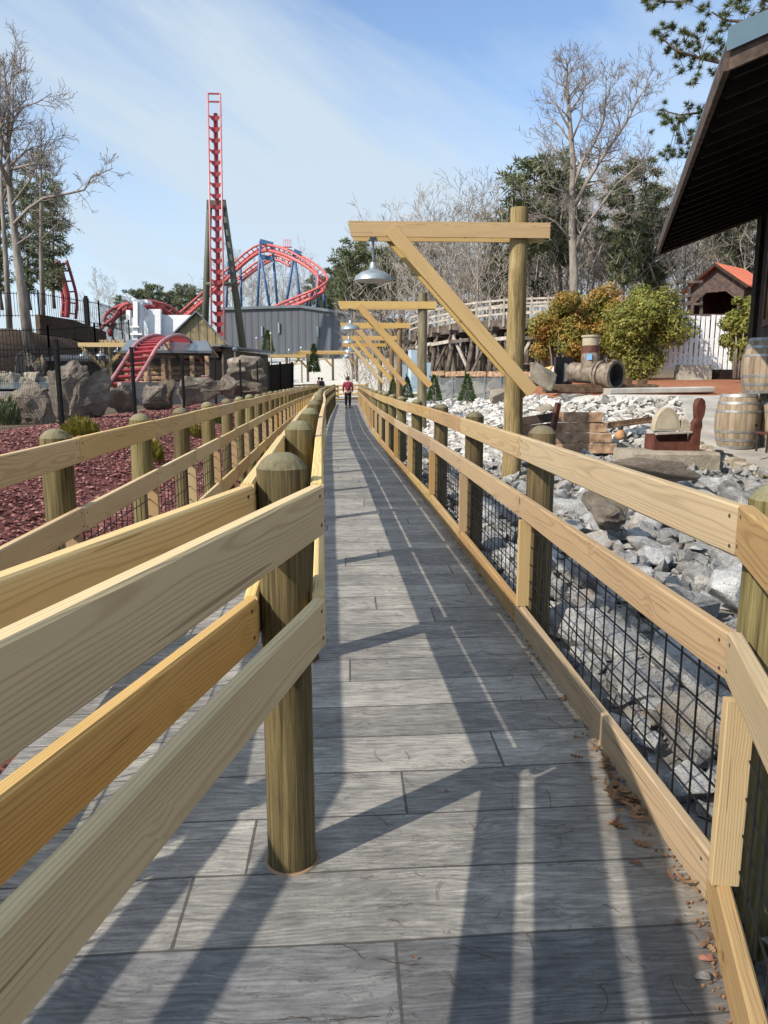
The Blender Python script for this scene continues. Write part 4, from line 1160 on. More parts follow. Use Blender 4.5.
hero_tree('bare_tree', 'big bare tree with pale trunk and one long limb reaching right at the left edge', 44,
    [(27, 318), (22, 290), (18, 262), (11, 200), (7, 150), (9, 110), (3, 62)],
    [([(14, 224), (28, 209), (44, 198), (66, 194), (84, 190), (92, 176), (104, 172), (113, 168)], .10, 15, 1.3),
     ([(10, 170), (24, 166), (38, 163), (49, 162)], .08, 8, 1.3),
     ([(9, 140), (14, 118), (24, 107), (38, 102), (52, 93)], .07, 12, 1.5),
     ([(8, 150), (13, 120), (13, 90), (14, 72)], .07, 10, 1.6),
     ([(10, 185), (-6, 150), (-10, 110), (-12, 70)], .14, 12, 2.0),
     ([(16, 245), (30, 236), (40, 225), (60, 218)], .07, 8, 1.3),
     ([(12, 205), (30, 180), (44, 150), (54, 132)], .07, 11, 1.5)], .31, 9)
hero_tree('bare_tree', 'slim straight bare tree standing right behind the big one at the left edge', 52,
    [(42, 312), (41, 260), (41, 200), (41, 150), (41, 125)],
    [([(41, 200), (52, 180), (62, 165)], .05, 8, 1.6), ([(41, 170), (34, 150), (28, 135)], .05, 8, 1.6), ([(41, 240), (56, 225), (70, 220)], .05, 8, 1.5)], .16, 15, n1=9, L0=1.7)
hero_tree('bare_tree', 'slender bare tree partly cut off by the left edge of the photo', 50,
    [(8, 312), (6, 262), (2, 200), (1, 150), (0, 60)],
    [([(3, 200), (12, 170), (20, 150)], .06, 9, 1.6), ([(1, 130), (8, 100), (14, 60), (16, 40)], .07, 12, 1.7)], .2, 18, n1=10, L0=1.8)
for i, (px, pyb, Y, hh, lab) in enumerate([(30, 305, 62, 9.5, 'dark green pine behind the big bare tree on the left hill'), (54, 303, 58, 8.5, 'green pine right of the bare trees on the left hill'),
                                        (44, 300, 66, 12., 'tall thin pine farthest back on the left hill'), (2, 305, 64, 10, 'dark pine cut by the left photo edge on the left hill')]):
    t, c = pine_proto(400 + i, hh, .86, .14, 200, 20, .42, .045, .19)
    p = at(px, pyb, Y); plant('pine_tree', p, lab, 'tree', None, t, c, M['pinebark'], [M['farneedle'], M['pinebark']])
for i, (px, pyb, Y, hh, crown, lab) in enumerate([(622, 300, 62, 11, .85, 'broad dark pine behind the tall bare tree on the right'), (650, 310, 66, 10.5, .8, 'pine with loose crown beside the barn eave'),
                                        (560, 300, 64, 11.5, .72, 'light green pine left of the tall bare tree'), (500, 330, 72, 11, .8, 'bright green pine behind the trestle railing')]):
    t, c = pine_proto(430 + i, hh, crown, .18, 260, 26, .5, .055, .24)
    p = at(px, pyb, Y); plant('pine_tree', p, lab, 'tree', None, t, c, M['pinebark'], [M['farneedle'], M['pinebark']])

# pine behind the barn: its boughs hang into the sky at the upper right
pr = empty('pine_tree', (13.6, 21, 1.3), 0, 'long needled pine whose boughs hang over the barn roof at the upper right', 'tree')
r = random.Random(8); tm = MB(); cm = MB()
tm.tube([(0, 0, -.3), (.05, .1, 6), (-.05, 0, 12), (0, .1, 17)], [.3, .25, .17, .05], 10); tm.build('trunk', M['pinebark'], pr, True, fix=False)
po = pr.location
def bough(pxs, Y, clumps):
    pts = [at(px, py, Y) - po for px, py in pxs]
    pts = [Vector((0, .0, pts[0].z - .8))] + pts
    cm.mi = 1; n = len(pts); cm.tube(pts, [.06 * (1 - .8 * i / (n - 1)) + .006 for i in range(n)], 5, cap=False); cm.mi = 0
    for px, py in clumps:
        c = at(px + r.uniform(-2, 2), py + r.uniform(-2, 2), Y + r.uniform(-.5, .5)) - po
        near = min(pts[1:], key=lambda q: (q - c).length)
        cm.mi = 1; cm.tube([near, near.lerp(c, .6) + Vector((0, 0, .02)), c], [.014, .010, .006], 3, cap=False); cm.mi = 0
        for k in range(r.randint(3, 5)):
            cc = c + Vector((r.gauss(0, .10), r.gauss(0, .12), r.gauss(0, .08)))
            for _ in range(64):
                d = Vector((r.gauss(-.2, 1), r.gauss(0, 1), r.gauss(.35, .8))).normalized(); e = d * r.uniform(.10, .2); s = perp(d, r) * .0095
                cm.add([cc - s, cc + s, cc + e], [(0, 1, 2)])
bough([(770, 70), (735, 66), (700, 58), (675, 50), (660, 36)], 20.5, [(658, 32), (663, 40), (672, 30), (680, 42), (690, 50), (678, 55), (668, 46), (700, 44), (707, 28), (712, 40), (703, 62), (690, 64), (684, 72), (697, 75), (714, 55), (722, 48), (686, 38), (695, 30), (728, 60), (716, 70)])
bough([(775, 10), (745, 22), (725, 20), (712, 12)], 19.5, [(760, 12), (752, 25), (742, 15), (735, 28), (726, 18), (765, 30), (748, 36), (757, 4), (730, 8), (740, 2), (722, 28)])
bough([(770, -20), (720, -8), (680, 2), (655, 1)], 20.5, [(650, 0), (658, 3), (668, -4), (676, 4), (690, 0), (700, 8), (645, -2)])
bough([(775, 130), (735, 118), (705, 112), (680, 115), (668, 112)], 21.5, [(665, 110), (670, 122), (680, 118), (690, 108), (698, 120), (676, 130), (686, 136), (664, 126), (705, 112), (712, 124), (700, 132), (693, 142), (672, 150), (680, 158), (668, 158), (690, 152), (676, 146)])
cm.build('crown', [M['needle'], M['pinebark']], pr, False, fix=False)

# shrubs by the old valve
def shrub(px, pyb, Y, w, h, mat, label, seed, n=15000, size=.062):
    r = random.Random(seed); p = at(px, pyb, Y); blobs = []
    for i in range(22):
        a = r.uniform(0, 6.3); q = math.sqrt(r.random()) * w * .33; z = r.uniform(.16, .82) * h
        taper = 1 - .45 * (z / h) ** 2
        blobs.append(((math.cos(a) * q * taper, math.sin(a) * q * taper, z), r.uniform(.14, .25) * w * taper, .85))
    m = MB(); leaf_mass(m, blobs, n, r, size, .45)
    t = MB()
    for i in range(7):
        a = i * .9; t.tube([(.1*math.cos(a), .1*math.sin(a), -.2), (.1*w*math.cos(a), .1*w*math.sin(a), h*.25), (.2*w*math.cos(a), .2*w*math.sin(a), h*.5)], [.05, .035, .012], 5)
    return plant('shrub', p, label, 'shrub', None, t, m, M['bark'], M[mat])
shrub(556, 382, 27.0, 2.6, 3.6, 'shrub', 'shrub with orange tinged leaves left of the pipe valve', 1)
shrub(594, 380, 28.0, 3.0, 4.0, 'shrub', 'yellow orange shrub in the middle behind the pipe valve', 2)
shrub(640, 384, 26.0, 3.3, 3.75, 'shrubg', 'largest yellow green shrub between pipe valve and white picket fence', 3, 24000)
shrub(738, 372, 23.5, 1.45, 2.7, 'shrubg', 'yellow green shrub between white picket fence and barn', 4, 8500)

# small conifers and left bed plants
def conifer(px, pyb, Y, h, w, label, seed):
    r = random.Random(seed); m = MB(); p = at(px, pyb, Y)
    for _ in range(1500):
        t = r.random() ** 1.3; a = r.uniform(0, 6.3); R = w/2 * (1 - t) ** .8 * (.55 + .5 * r.random())
        c = Vector((R * math.cos(a), R * math.sin(a), t * h)); d = Vector((math.cos(a), math.sin(a), r.uniform(.2, 1.2))).normalized()
        s = perp(d, r) * h * .018; m.add([c - s, c + s, c + d * h * .10], [(0, 1, 2)])
    t = MB(); t.tube([(0, 0, -.1), (0, 0, h * .9)], [.04, .01], 5)
    plant('conifer', p, label, 'conifer', None, t, m, M['bark'], M['conifer'])
for a in [(407, 398, 33, .9, .6, 'small conifer just right of the lamp poles beside the grey cabinet', 1), (434, 401, 30, 1.0, .62, 'small conifer behind the second lamp post', 2), (467, 401, 30, 1.05, .72, 'small conifer in the middle of the pale gravel under the trestle', 3),
          (393, 396, 36, .8, .5, 'small conifer half hidden between thin lamp poles', 4), (314, 372, 62, 2.2, .9, 'narrow dark conifer among the queue posts at far end', 5), (268, 352, 95, 2.6, 1.6, 'dark conifer against the grey metal building', 6), (383, 358, 90, 3.6, 2.2, 'green conifer right of the hanging lamps in front of grey building', 7)]:
    conifer(*a)
def tuft(px, pyb, Y, w, h, mat, label, seed, n=700):
    r = random.Random(seed); m = MB(); p = ground_at(px, pyb)
    for _ in range(n):
        a = r.uniform(0, 6.3); R = w/2 * math.sqrt(r.random()); z = h * r.random() * (1 - (2*R/w) ** 2 * .7)
        c = Vector((R*math.cos(a), R*math.sin(a), z)); d = Vector((math.cos(a)*.5, math.sin(a)*.5, 1)).normalized()
        s = perp(d, r) * .012; m.add([c - s, c + s, c + d * h * .28], [(0, 1, 2)])
    t = MB(); t.tube([(0, 0, -.05), (0, 0, h*.5)], [.02, .01], 5)
    plant('low_shrub', p, label, 'low shrub', None, t, m, M['bark'], M[mat])
M['yellowtuft'] = leafmat('yellow_green_foliage', [(.16, .15, .02), (.25, .20, .03), (.12, .13, .02)], .6, .2)
tuft(81, 436, 11.5, .62, .34, 'yellowtuft', 'yellow green low shrub in front of the tall brown stone', 1, 1100)
tuft(151, 462, 8.6, .42, .42, 'yellowtuft', 'yellow green low shrub behind the second left fence post', 2)
tuft(193, 437, 11.5, .4, .36, 'yellowtuft', 'yellow green low shrub seen between left fence posts near pavilion', 3)
tuft(219, 424, 15, .5, .42, 'conifer', 'dark green low shrub beyond the left fence', 4)
tuft(7, 425, 16.2, .5, .6, 'conifer', 'dark low shrub at the left photo edge in front of the stones', 5)
# ------------------------------------------------------------------ left background
# black wire fence along the red bed
bf = empty('wire_fence', (-5.8, 15, .6), 0, 'black welded wire fence on the red bank in front of the brown stones', 'fence')
bo = bf.location
fpts = [at(-60, 440, 11), at(62, 425, 15), at(135, 411, 20), at(184, 405, 25), at(216, 400, 30), at(241, 396, 35), at(258, 393, 39.5), at(270, 391, 43)]
for i, p in enumerate(fpts):
    m = MB(); m.bar((0, 0, -.5), (0, 0, 1.62), .085, .085, .008); m.bar((0, 0, 1.622), (0, 0, 1.65), .095, .095)
    o = m.build('post', M['black'], bf); o.location = p - bo
for a, b in zip(fpts, fpts[1:]):
    m = MB(); L = (b - a).length; k = int(L / .06)
    for i in range(k + 1):
        q = a.lerp(b, i / k) - bo; m.bar(q + Vector((0, 0, .04)), q + Vector((0, 0, 1.46)), .004, .004)
    for z in (.06, .3, .55, .8, 1.05, 1.3, 1.46):
        m.bar(a - bo + Vector((.006, 0, z)), b - bo + Vector((.006, 0, z)), .006, .006)
    m.build('mesh_panel', M['wire'], bf)
# low grey kerb wall behind the stones
def wall_run(name, pts, h, th, mat, label, cat='wall', below=.6):
    root = empty(name, pts[0], 0, label, cat); o = root.location; 
    for a, b in zip(pts, pts[1:]):
        m = MB(); a_ = Vector(a) - o; b_ = Vector(b) - o; d = (b_ - a_); n = Vector((d.y, -d.x, 0)).normalized() * th / 2
        m.prism([a_ - n - Vector((0, 0, below)), b_ - n - Vector((0, 0, below)), b_ - n + Vector((0, 0, h)), a_ - n + Vector((0, 0, h))], n * 2)
        m.build('wall_segment', M[mat], root)
    return root
def pts_px(l, Y=None): return [at(*q) for q in l]
wall_run('low_wall', pts_px([(120, 396, 29), (226, 394, 33)]), .52, .25, 'concrete', 'low grey concrete wall in front of the log pavilion', below=1.6)
fl = empty('flume', at(2, 392, 30), 0, 'grey water flume trough with stone rim behind the left stones', 'flume')
m = MB(); m.prism([at(-20, 392, 28) - fl.location, at(58, 392, 29) - fl.location, at(58, 388, 33) - fl.location, at(-20, 386, 34) - fl.location], (0, 0, -1.3)); m.build('trough', M['concrete'], fl)
m = MB(); m.prism([at(-18, 389, 28.3) - fl.location, at(56, 389, 29.3) - fl.location, at(56, 380, 40) - fl.location, at(-18, 379, 41) - fl.location], (0, 0, .02)); m.build('water', M['pond'], fl)
rr = random.Random(4)
for i in range(9): placed_rock(i * 6 - 1 + rr.uniform(-2, 2), 384, 37 + rr.uniform(-1, 2), rr.uniform(.5, .9), rr.uniform(.4, .8), 'slab', 'pale rim stone behind the grey flume on the left', 500 + i, group='rim stones of the flume', name='rim_stone', cat='stone', sub=1)
for i, (px, pb, w, h) in enumerate([(25, 379, .9, 1.9), (40, 378, .8, 1.4), (31, 366, .7, .8)]):
    placed_rock(px, pb, 40, w, h, 'bould', ['tallest dark rock of the pile behind the flume', 'right dark rock of the pile behind the flume', 'topmost small rock of the pile behind the flume'][i], 520 + i)
# shed-like dark timber blocks behind
db = empty('flume_shed', at(62, 392, 44), 0, 'long low grey building wall behind the flume and the far left stones', 'shed'); bo = db.location
m = MB(); m.prism([at(38, 385, 44) - bo, at(116, 385, 46) - bo, at(116, 362, 46) - bo, at(38, 362, 44) - bo], (0, 3, 0)); m.build('wall', M['darkwood'], db)
m = MB(); m.prism([at(36, 361, 43.6) - bo, at(118, 361, 45.6) - bo, at(118, 357, 49) - bo, at(36, 357, 47) - bo], (0, 0, .12)); m.build('roof', M['grayroof'], db)

# lamp gallows on the left side, yellow beams
def small_gallows(pxp, pyb, Y, ytop, pxl, pxr, label, lamps, brace=1, group='small gallows lamps in the background'):
    base = at(pxp, pyb, Y); root = empty('lamp_post', base, 0, label, 'lamp post', group)
    h = at(pxp, ytop, Y).z - base.z
    m = MB(); m.bar((0, 0, -.3), (0, 0, h), .2, .2, .02); m.build('pole', M['greypost'], root)
    xl = at(pxl, ytop, Y).x - base.x; xr = at(pxr, ytop, Y).x - base.x
    m = MB(); m.bar((xl, -.13, h), (xr, -.13, h), .06, .22, .005); m.build('beam', M['arm'], root)
    for sd in ((1,) if brace == 1 else (-1,) if brace == -1 else (-1, 1)):
        m = MB(); m.bar((sd * 1.2, .13, h), (0, .13, h - 1.25), .05, .16, .005) if sd > 0 else m.bar((-1.2, .13, h), (0, .13, h - 1.25), .05, .16, .005)
        m.build('brace', M['arm'], root)
    for px in lamps:
        x = at(px, ytop, Y).x - base.x
        o = shade('lamp_shade', root, .9); o.location = (x, -.13, h - .55)
        m = MB(); m.tube([(x, -.13, h - .1), (x, -.13, h - .27)], .02, 6); m.build('stem', M['galv'], root)
small_gallows(105, 385, 40, 345, 79, 128, 'small yellow gallows with two lamps left of the red track hump', [84, 101], 0)
small_gallows(112, 386, 44, 342, 100, 122, 'small yellow gallows just behind the one left of the red hump', [118], 1)
small_gallows(308, 378, 62, 353, 296, 346, 'yellow gallows post at far end, left of the narrow dark conifer', [302], -1)
small_gallows(333, 377, 64, 352, 300, 348, 'yellow gallows post at far end, right of the narrow dark conifer', [312], -1)
small_gallows(357, 378, 66, 352, 330, 360, 'yellow gallows post at far end beside the white slope', [345], -1)
small_gallows(287, 380, 60, 356, 270, 306, 'yellow gallows post at far end close to the tan shed', [275], 1)

# hill: retaining wall, fences
hw = wall_run('retaining_wall', pts_px([(38, 327, 46), (72, 332, 48), (104, 343, 51)]), .72, .4, 'bank', 'brown earth coloured retaining wall at the top of the left hill', below=.4)
def rail_fence(label, pts, h, name='metal_fence', sp=.16, post=2.4):
    root = empty(name, pts[0], 0, label, 'fence'); o = root.location
    for a, b in zip(pts, pts[1:]):
        a_ = a - o; b_ = b - o; L = (b - a).length; m = MB()
        for z in (.15, h - .12): m.bar(a_ + Vector((0, 0, z)), b_ + Vector((0, 0, z)), .035, .035)
        k = int(L / sp)
        for i in range(k): q = a_.lerp(b_, (i + .5) / k); m.bar(q + Vector((0, .03, .05)), q + Vector((0, .03, h)), .022, .022)
        m.build('railing', M['black'], root)
        k = max(1, int(L / post))
        for i in range(k + 1): q = a_.lerp(b_, i / k); m = MB(); m.bar(q + Vector((0, -.01, -.5)), q + Vector((0, -.01, h + .1)), .07, .07); m.build('post', M['black'], root)
rail_fence('black metal fence along the top of the left hill', [at(-10, 318, 48), at(40, 318, 49), at(100, 326, 53), at(122, 332, 57)], 1.6)
rail_fence('black metal fence running down across the brown slope on the left', [at(-8, 360, 38), at(50, 357, 40), at(96, 352, 43), at(130, 346, 48)], 1.5)
rail_fence('black metal fence at the foot of the brown slope on the left', [at(-8, 376, 36), at(60, 374, 38), at(120, 368, 42)], 1.3)
gp = empty('equipment_box', at(87, 316, 50), 0, 'dark upright equipment box on the left hill beside the fence', 'box')
m = MB(); m.bar((0, 0, -.6), (0, 0, 1.1), .3, .3, .03); m.build('box_body', M['black'], gp); m = MB(); m.bar((0, 0, 1.105), (0, 0, 1.25), .2, .2, .02); m.build('cap', M['black'], gp)
# red coaster track glimpsed through the left trees
def track(label, pts, gauge, rail_r, tie_every, spine_r=0, mats=('rail', 'red', 'red'), name='coaster_track', drop=.55, group=None, tie_w=.12, lateral=None, parent=None):
    pts = [Vector(p) for p in pts]
    # Catmull-Rom resample
    P = []
    for i in range(len(pts) - 1):
        p0, p1, p2, p3 = pts[max(i-1, 0)], pts[i], pts[i+1], pts[min(i+2, len(pts)-1)]
        for k in range(8):
            t = k / 8; P.append(.5 * ((2*p1) + (p2-p0)*t + (2*p0-5*p1+4*p2-p3)*t*t + (3*p1-p0-3*p2+p3)*t*t*t))
    P.append(pts[-1])
    root = empty(name, P[0], 0, label, 'coaster track', group) if parent is None else parent
    o = root.location
    Ls, Rs, Ss, fr_ = [], [], [], []
    for i, p in enumerate(P):
        d = (P[min(i+1, len(P)-1)] - P[max(i-1, 0)]).normalized()
        side = Vector(lateral) if lateral else d.cross(Vector((0, 0, 1)))
        side = (side - d * side.dot(d)).normalized(); up = side.cross(d).normalized()
        Ls.append(p - side * gauge/2 - o); Rs.append(p + side * gauge/2 - o); Ss.append(p - up * drop - o); fr_.append((p - o, side, up, d))
    for q in (Ls, Rs): m = MB(); m.tube(q, rail_r, 8); m.build('rail', M[mats[0]], root, True)
    if spine_r: m = MB(); m.tube(Ss, spine_r, 10); m.build('spine', M[mats[1]], root, True)
    acc = 0; last = P[0]; m = MB()
    for i in range(1, len(P)):
        seg = P[i] - P[i-1]; L = seg.length; s = tie_every - acc
        while s <= L:
            f = s / L; c, sd, up, d = fr_[i-1]; c = P[i-1] + seg * f - o
            a, b = c - sd * gauge/2, c + sd * gauge/2
            if spine_r:
                sp = c - up * drop
                m.bar(a - up * .03, sp, tie_w, .1, up=up); m.bar(b - up * .03, sp, tie_w, .1, up=up)
            else: m.bar(a - up * .12, b - up * .12, .12, tie_w, up=d)
            s += tie_every
        acc = L - (s - tie_every)
    m.build('ties', M[mats[2]], root)
    return root
track('steep red coaster drop seen between the left hill trees', [at(60, 262, 70), at(67, 285, 70), at(70, 300, 70), at(69, 318, 70)], 1.2, .14, .9, .25, ('red', 'red', 'red'), lateral=(1, 0, 0))
track('arched red coaster loop behind the white ride structure, left of the tan gable', [at(106, 334, 74), at(108, 320, 74), at(116, 309, 75), at(130, 303, 76), at(146, 301.5, 77), at(162, 305, 78), at(172, 311, 79), at(182, 319, 80)], 1.15, .15, .8, .24, ('pink', 'red', 'red'))

# red hump track in front of the pavilion
ht = track('low red camelback track hump with cross ties in front of the pavilion', [at(112, 397, 28.6), at(121, 385, 29.8), at(134, 365, 31.3), at(146, 346, 33), at(157, 337.5, 35), at(167, 335, 37.5), at(177, 338, 40), at(187, 349, 42.5), at(192, 362, 44)],
    1.1, .075, .55, .0, ('rail', 'red', 'red'), lateral=(1, -.25, 0), tie_w=.16)
for Y, px, py in ((31.3, 134, 365), (33, 146, 346), (37.5, 167, 335)):
    p = at(px, py, Y); m = MB(); m.tube([p - ht.location + Vector((0, 0, -.2)), Vector((p.x, p.y, -1.2)) - ht.location], [.16, .16], 10); m.build('support', M['log'], ht, True)

# spike tower
SPY = 95
sb = at(218, 352, SPY); sb.z = H(sb.x, SPY) - .5
stp = at(214, 93, SPY)
tw = empty('spike_tower', sb, 0, 'tall vertical red coaster spike with dark olive support legs', 'coaster tower')
bo = tw.location
top = stp - bo; top.y = 0; bot = Vector((0, 0, -.2))
fx_ = lambda z: top * (z / top.z)
for sx in (-1, 1):
    m = MB(); m.tube([bot + Vector((sx * .78, 0, 0)), top + Vector((sx * .72, 0, 0))], .115, 8); m.build('rail', M['rail'], tw, True)
m = MB(); m.tube([bot + Vector((0, .75, 0)), fx_(top.z - 2.0) + Vector((0, .75, 0))], .27, 12); m.build('spine', M['red'], tw, True)
z = 1.0; k = 0
while z < top.z - 2.0:
    c = fx_(z); m = MB()
    m.prism([c + Vector((x_, .34, z_)) for x_, z_ in ((-.8, .42), (-.5, .22), (0, .16), (.5, .22), (.8, .42), (.8, .2), (.3, -.32), (-.3, -.32), (-.8, .2))], (0, .1, 0))
    m.build('tie', M['red'], tw); z += 1.25; k += 1
for zz in (top.z - .08, top.z - .95): m = MB(); m.bar(fx_(zz) + Vector((-.75, 0, 0)), fx_(zz) + Vector((.75, 0, 0)), .14, .16); m.build('tie', M['red'], tw)
cl = at(215, 203, SPY) - bo
m = MB(); m.bar(cl + Vector((-1.1, .9, 0)), cl + Vector((1.1, .9, 0)), .6, .9); m.build('collar', M['olive'], tw)
for a, b in (((209.5, 200), (203, 352)), ((223, 200), (245, 356))):
    p, q = at(*a, SPY + 1) - bo, at(*b, SPY + 3) - bo; q.z = min(q.z, -.2)
    m = MB(); m.tube([p, q], [.34, .5], 12); m.build('support_leg', M['olive'], tw, True)
p, q = at(206, 284, SPY + 1) - bo, at(236, 284, SPY + 1) - bo
m = MB(); m.tube([p, q], [.24, .24], 10); m.build('crossbar', M['olive'], tw, True)

# helix coaster with blue columns
HY = 118
hp = [(178, 317, 128), (192, 305, 126), (212.5, 286, 124), (236, 264, 122), (254, 249.5, 120), (267, 245, 118), (285, 249, 115), (303.6, 258, 113), (316.7, 268, 111), (322.7, 278, 109), (319, 287, 108), (306, 294.5, 108), (290, 301.5, 110), (272, 309, 113)]
hx = track('red helix coaster track on blue columns above the grey metal building', [at(*q) for q in hp], 1.3, .16, 1.1, .28, ('pink', 'pink', 'pink'), drop=.8)
bo = hx.location
track('', [at(228, 287, 127), at(241, 276, 127), at(257, 264, 126), at(270, 256.5, 125), (at(280, 256, 124)), at(292, 262, 123)], 1.3, .15, 1.3, .22, ('pink', 'pink', 'pink'), drop=.7, parent=hx)
for (x0, y0), (x1, y1), Y in [((260.5, 241), (257, 314), 117), ((272.4, 247), (278, 314), 119), ((260.7, 257), (271, 314), 117), ((294.5, 251), (285, 312), 114), ((295, 260), (301.5, 312), 114), ((317, 272), (317, 314), 110), ((314, 290), (301, 314), 109), ((310, 294), (310, 314), 108.5), ((228, 262), (226, 316), 123), ((240.6, 268), (241.5, 316), 124), ((323, 283), (325, 314), 110)]:
    m = MB(); m.tube([at(x0, y0, Y) - bo, at(x1, y1, Y + .5) - bo], .2, 8); m.build('column', M['blue'], hx, True)
for (x0, y0), (x1, y1), Y in [((260, 241), (273, 244.5), 117), ((261, 256.5), (273, 259), 118), ((294, 251), (301, 254), 114)]:
    m = MB(); m.bar(at(x0, y0, Y) - bo, at(x1, y1, Y) - bo, .5, .6); m.build('crosshead', M['blue'], hx)
rn = MB(); rn.bar(at(284, 247, 115) - bo, at(291, 247, 114.5) - bo, .8, .08)
for i in range(5): q = at(284 + i * 1.75, 247, 115) - bo; rn.bar(q, q + Vector((0, 0, 1.1)), .06, .06)
rn.bar(at(284, 240, 115) - bo, at(291, 240, 114.5) - bo, .06, .06); rn.build('catwalk', M['pink'], hx)

# grey metal building
gb = empty('metal_building', at(306, 372, 105), 0, 'long grey corrugated metal building with low gable behind the coaster spike', 'building'); bo = gb.location
A, B, Cc, D_ = at(218, 310.5, 108), at(300, 308, 106), at(360, 314.5, 104.5), at(432, 327, 103)
low = 1.0
poly = [Vector((A.x, A.y, low)) - bo, Vector((D_.x, D_.y, low)) - bo, D_ - bo, B - bo, A - bo]
# straight front wall plane
n = Vector((D_.x - A.x, D_.y - A.y, 0)); ang = math.atan2(n.y, n.x)
def onfront(p): t = (Vector((p.x - A.x, p.y - A.y, 0)).dot(n.normalized())); q = A + n.normalized() * t; q.z = p.z; return q - bo
R_ = Matrix.Rotation(-ang, 3, 'Z')
pl = [R_ @ onfront(v + bo) for v in poly]
m = MB(); m.prism(pl, (0, 26, 0)); o = m.build('wall', M['greymetal'], gb); o.rotation_euler = (0, 0, ang)
m = MB()
for a, b in ((pl[4], pl[3]), (pl[3], pl[2])):
    m.prism([a + Vector((0, -.35, .02)), b + Vector((0, -.35, .02)), b + Vector((0, -.35, .38)), a + Vector((0, -.35, .38))], (0, 26.7, 0))
o = m.build('roof', M['grayroof'], gb); o.rotation_euler = (0, 0, ang)
for px, y0, y1 in ((258, 325, 340), (276, 322, 334), (317, 326, 336)):
    q = R_ @ onfront(at(px, y0, 105)); m = MB(); m.bar(q + Vector((0, -.12, 0)), q + Vector((0, -.12, -1.4)), .25, .25, .02); o = m.build('wall_light', M['galv'], gb); o.rotation_euler = (0, 0, ang)

# white ride structure
wr = empty('ride_structure', at(150, 345, 66), 0, 'white angular ride structure with panels and columns left of the tan gable', 'ride structure'); bo = wr.location
def slab(px0, py0, px1, py1, Y, th, name, mat='white', slant=0):
    m = MB(); m.prism([at(px0, py1, Y) - bo, at(px1, py1, Y) - bo, at(px1 - slant, py0, Y) - bo, at(px0 - slant * .5, py0, Y) - bo], (0, th, 0)); m.build(name, M[mat], wr)
slab(160, 315, 192, 345, 66, 1.2, 'long_panel'); slab(148, 309, 160.5, 345, 65.4, .5, 'square_panel')
for a in ((133, 301, 137.5, 345, 64.6), (139, 303, 142, 345, 64.9), (126, 310, 130, 345, 65.2)): slab(*a, .5, 'column')
for a in ((129, 333, 142, 335, 64.4), (127, 326, 139, 327.5, 64.4)): slab(*a, .4, 'crossbar')
slab(134, 299.5, 148, 303, 65.2, 1.5, 'cap', 'white', 1)
m = MB(); c = at(138, 345, 66) - bo
m.tube([c + Vector((2.4 * math.sin(a) - 1.3, .8, 3.6 * math.cos(a) + .4)) for a in [PI * .5 * i / 10 for i in range(11)]], .3, 8); m.build('arched_strut', M['white'], wr, True)

# log pavilion
pv = empty('pavilion', at(165, 392, 38), 0, 'low open log pavilion with grey metal roof behind the red hump', 'pavilion'); bo = pv.location
m = MB(); f0, f1, r0, r1 = at(121, 353, 36.5), at(212, 353, 37.5), at(128, 342, 41), at(207, 343, 42)
m.prism([f0 - bo, f1 - bo, r1 - bo, r0 - bo], (0, 0, .12)); m.build('roof', M['grayroof'], pv)
m = MB(); b0, b1 = Vector((r0.x, r0.y + 3.5, f0.z)), Vector((r1.x, r1.y + 3.5, f1.z)); m.prism([r0 - bo + Vector((0, .01, 0)), r1 - bo + Vector((0, .01, 0)), b1 - bo, b0 - bo], (0, 0, .12)); m.build('roof', M['grayroof'], pv)
m = MB(); m.bar(f0 - bo + Vector((.1, .1, -.14)), f1 - bo + Vector((-.1, .1, -.14)), .12, .22); m.build('fascia', M['darkwood'], pv)
for px in (126, 163, 192, 207):
    p = at(px, 356, 37.2) - bo; m = MB(); m.bar(p, Vector((p.x, p.y, -1.5)), .2, .2, .02); m.build('post', M['log'], pv)
for px in (130, 205):
    p = at(px, 352, 44.5) - bo; m = MB(); m.bar(p, Vector((p.x, p.y, -1.5)), .2, .2, .02); m.build('post', M['log'], pv)
m = MB(); m.prism([at(128, 356, 44.2) - bo, at(206, 356, 45) - bo, at(206, 392, 45) - bo, at(128, 392, 44.2) - bo], (0, .1, 0)); m.build('back_wall', M['darkwood'], pv)
for i, y in enumerate((368, 373, 378, 383)):
    m = MB(); m.tube([at(130, y, 39.5) - bo, at(203, y + .5, 40) - bo], .13, 8); m.build('log_rail', M['log'], pv, True)
for (px, py, Y, w, h, lab) in [(205, 380, 34, 9, 15, 'small red and white notice sign beside the log pavilion'), (292, 372, 58, 4, 12, 'small white notice post by the tan shed')]:
    s = empty('sign', at(px, py + 8, Y), 0, lab, 'sign'); m = MB(); m.bar((0, .05, -.8), (0, .05, .5), .08, .06); m.build('sign_post', M['darkwood'], s)
    hw_ = w / 2 * .72 / FPX * Y; hh = h / FPX * Y * .8; m = MB(); m.box((-hw_, 0, 0), (hw_, .02, hh)); m.build('panel', M['white'], s)
    m = MB(); m.box((-hw_ * .95, -.012, hh * .55), (hw_ * .95, -.003, hh * .97)); m.build('header', M['red'] if px == 205 else M['cabinet'], s)

M['wingwall'] = ribbed('grey_brown_boards', (.11, .09, .068), 0, .45, .8, .85, .2)
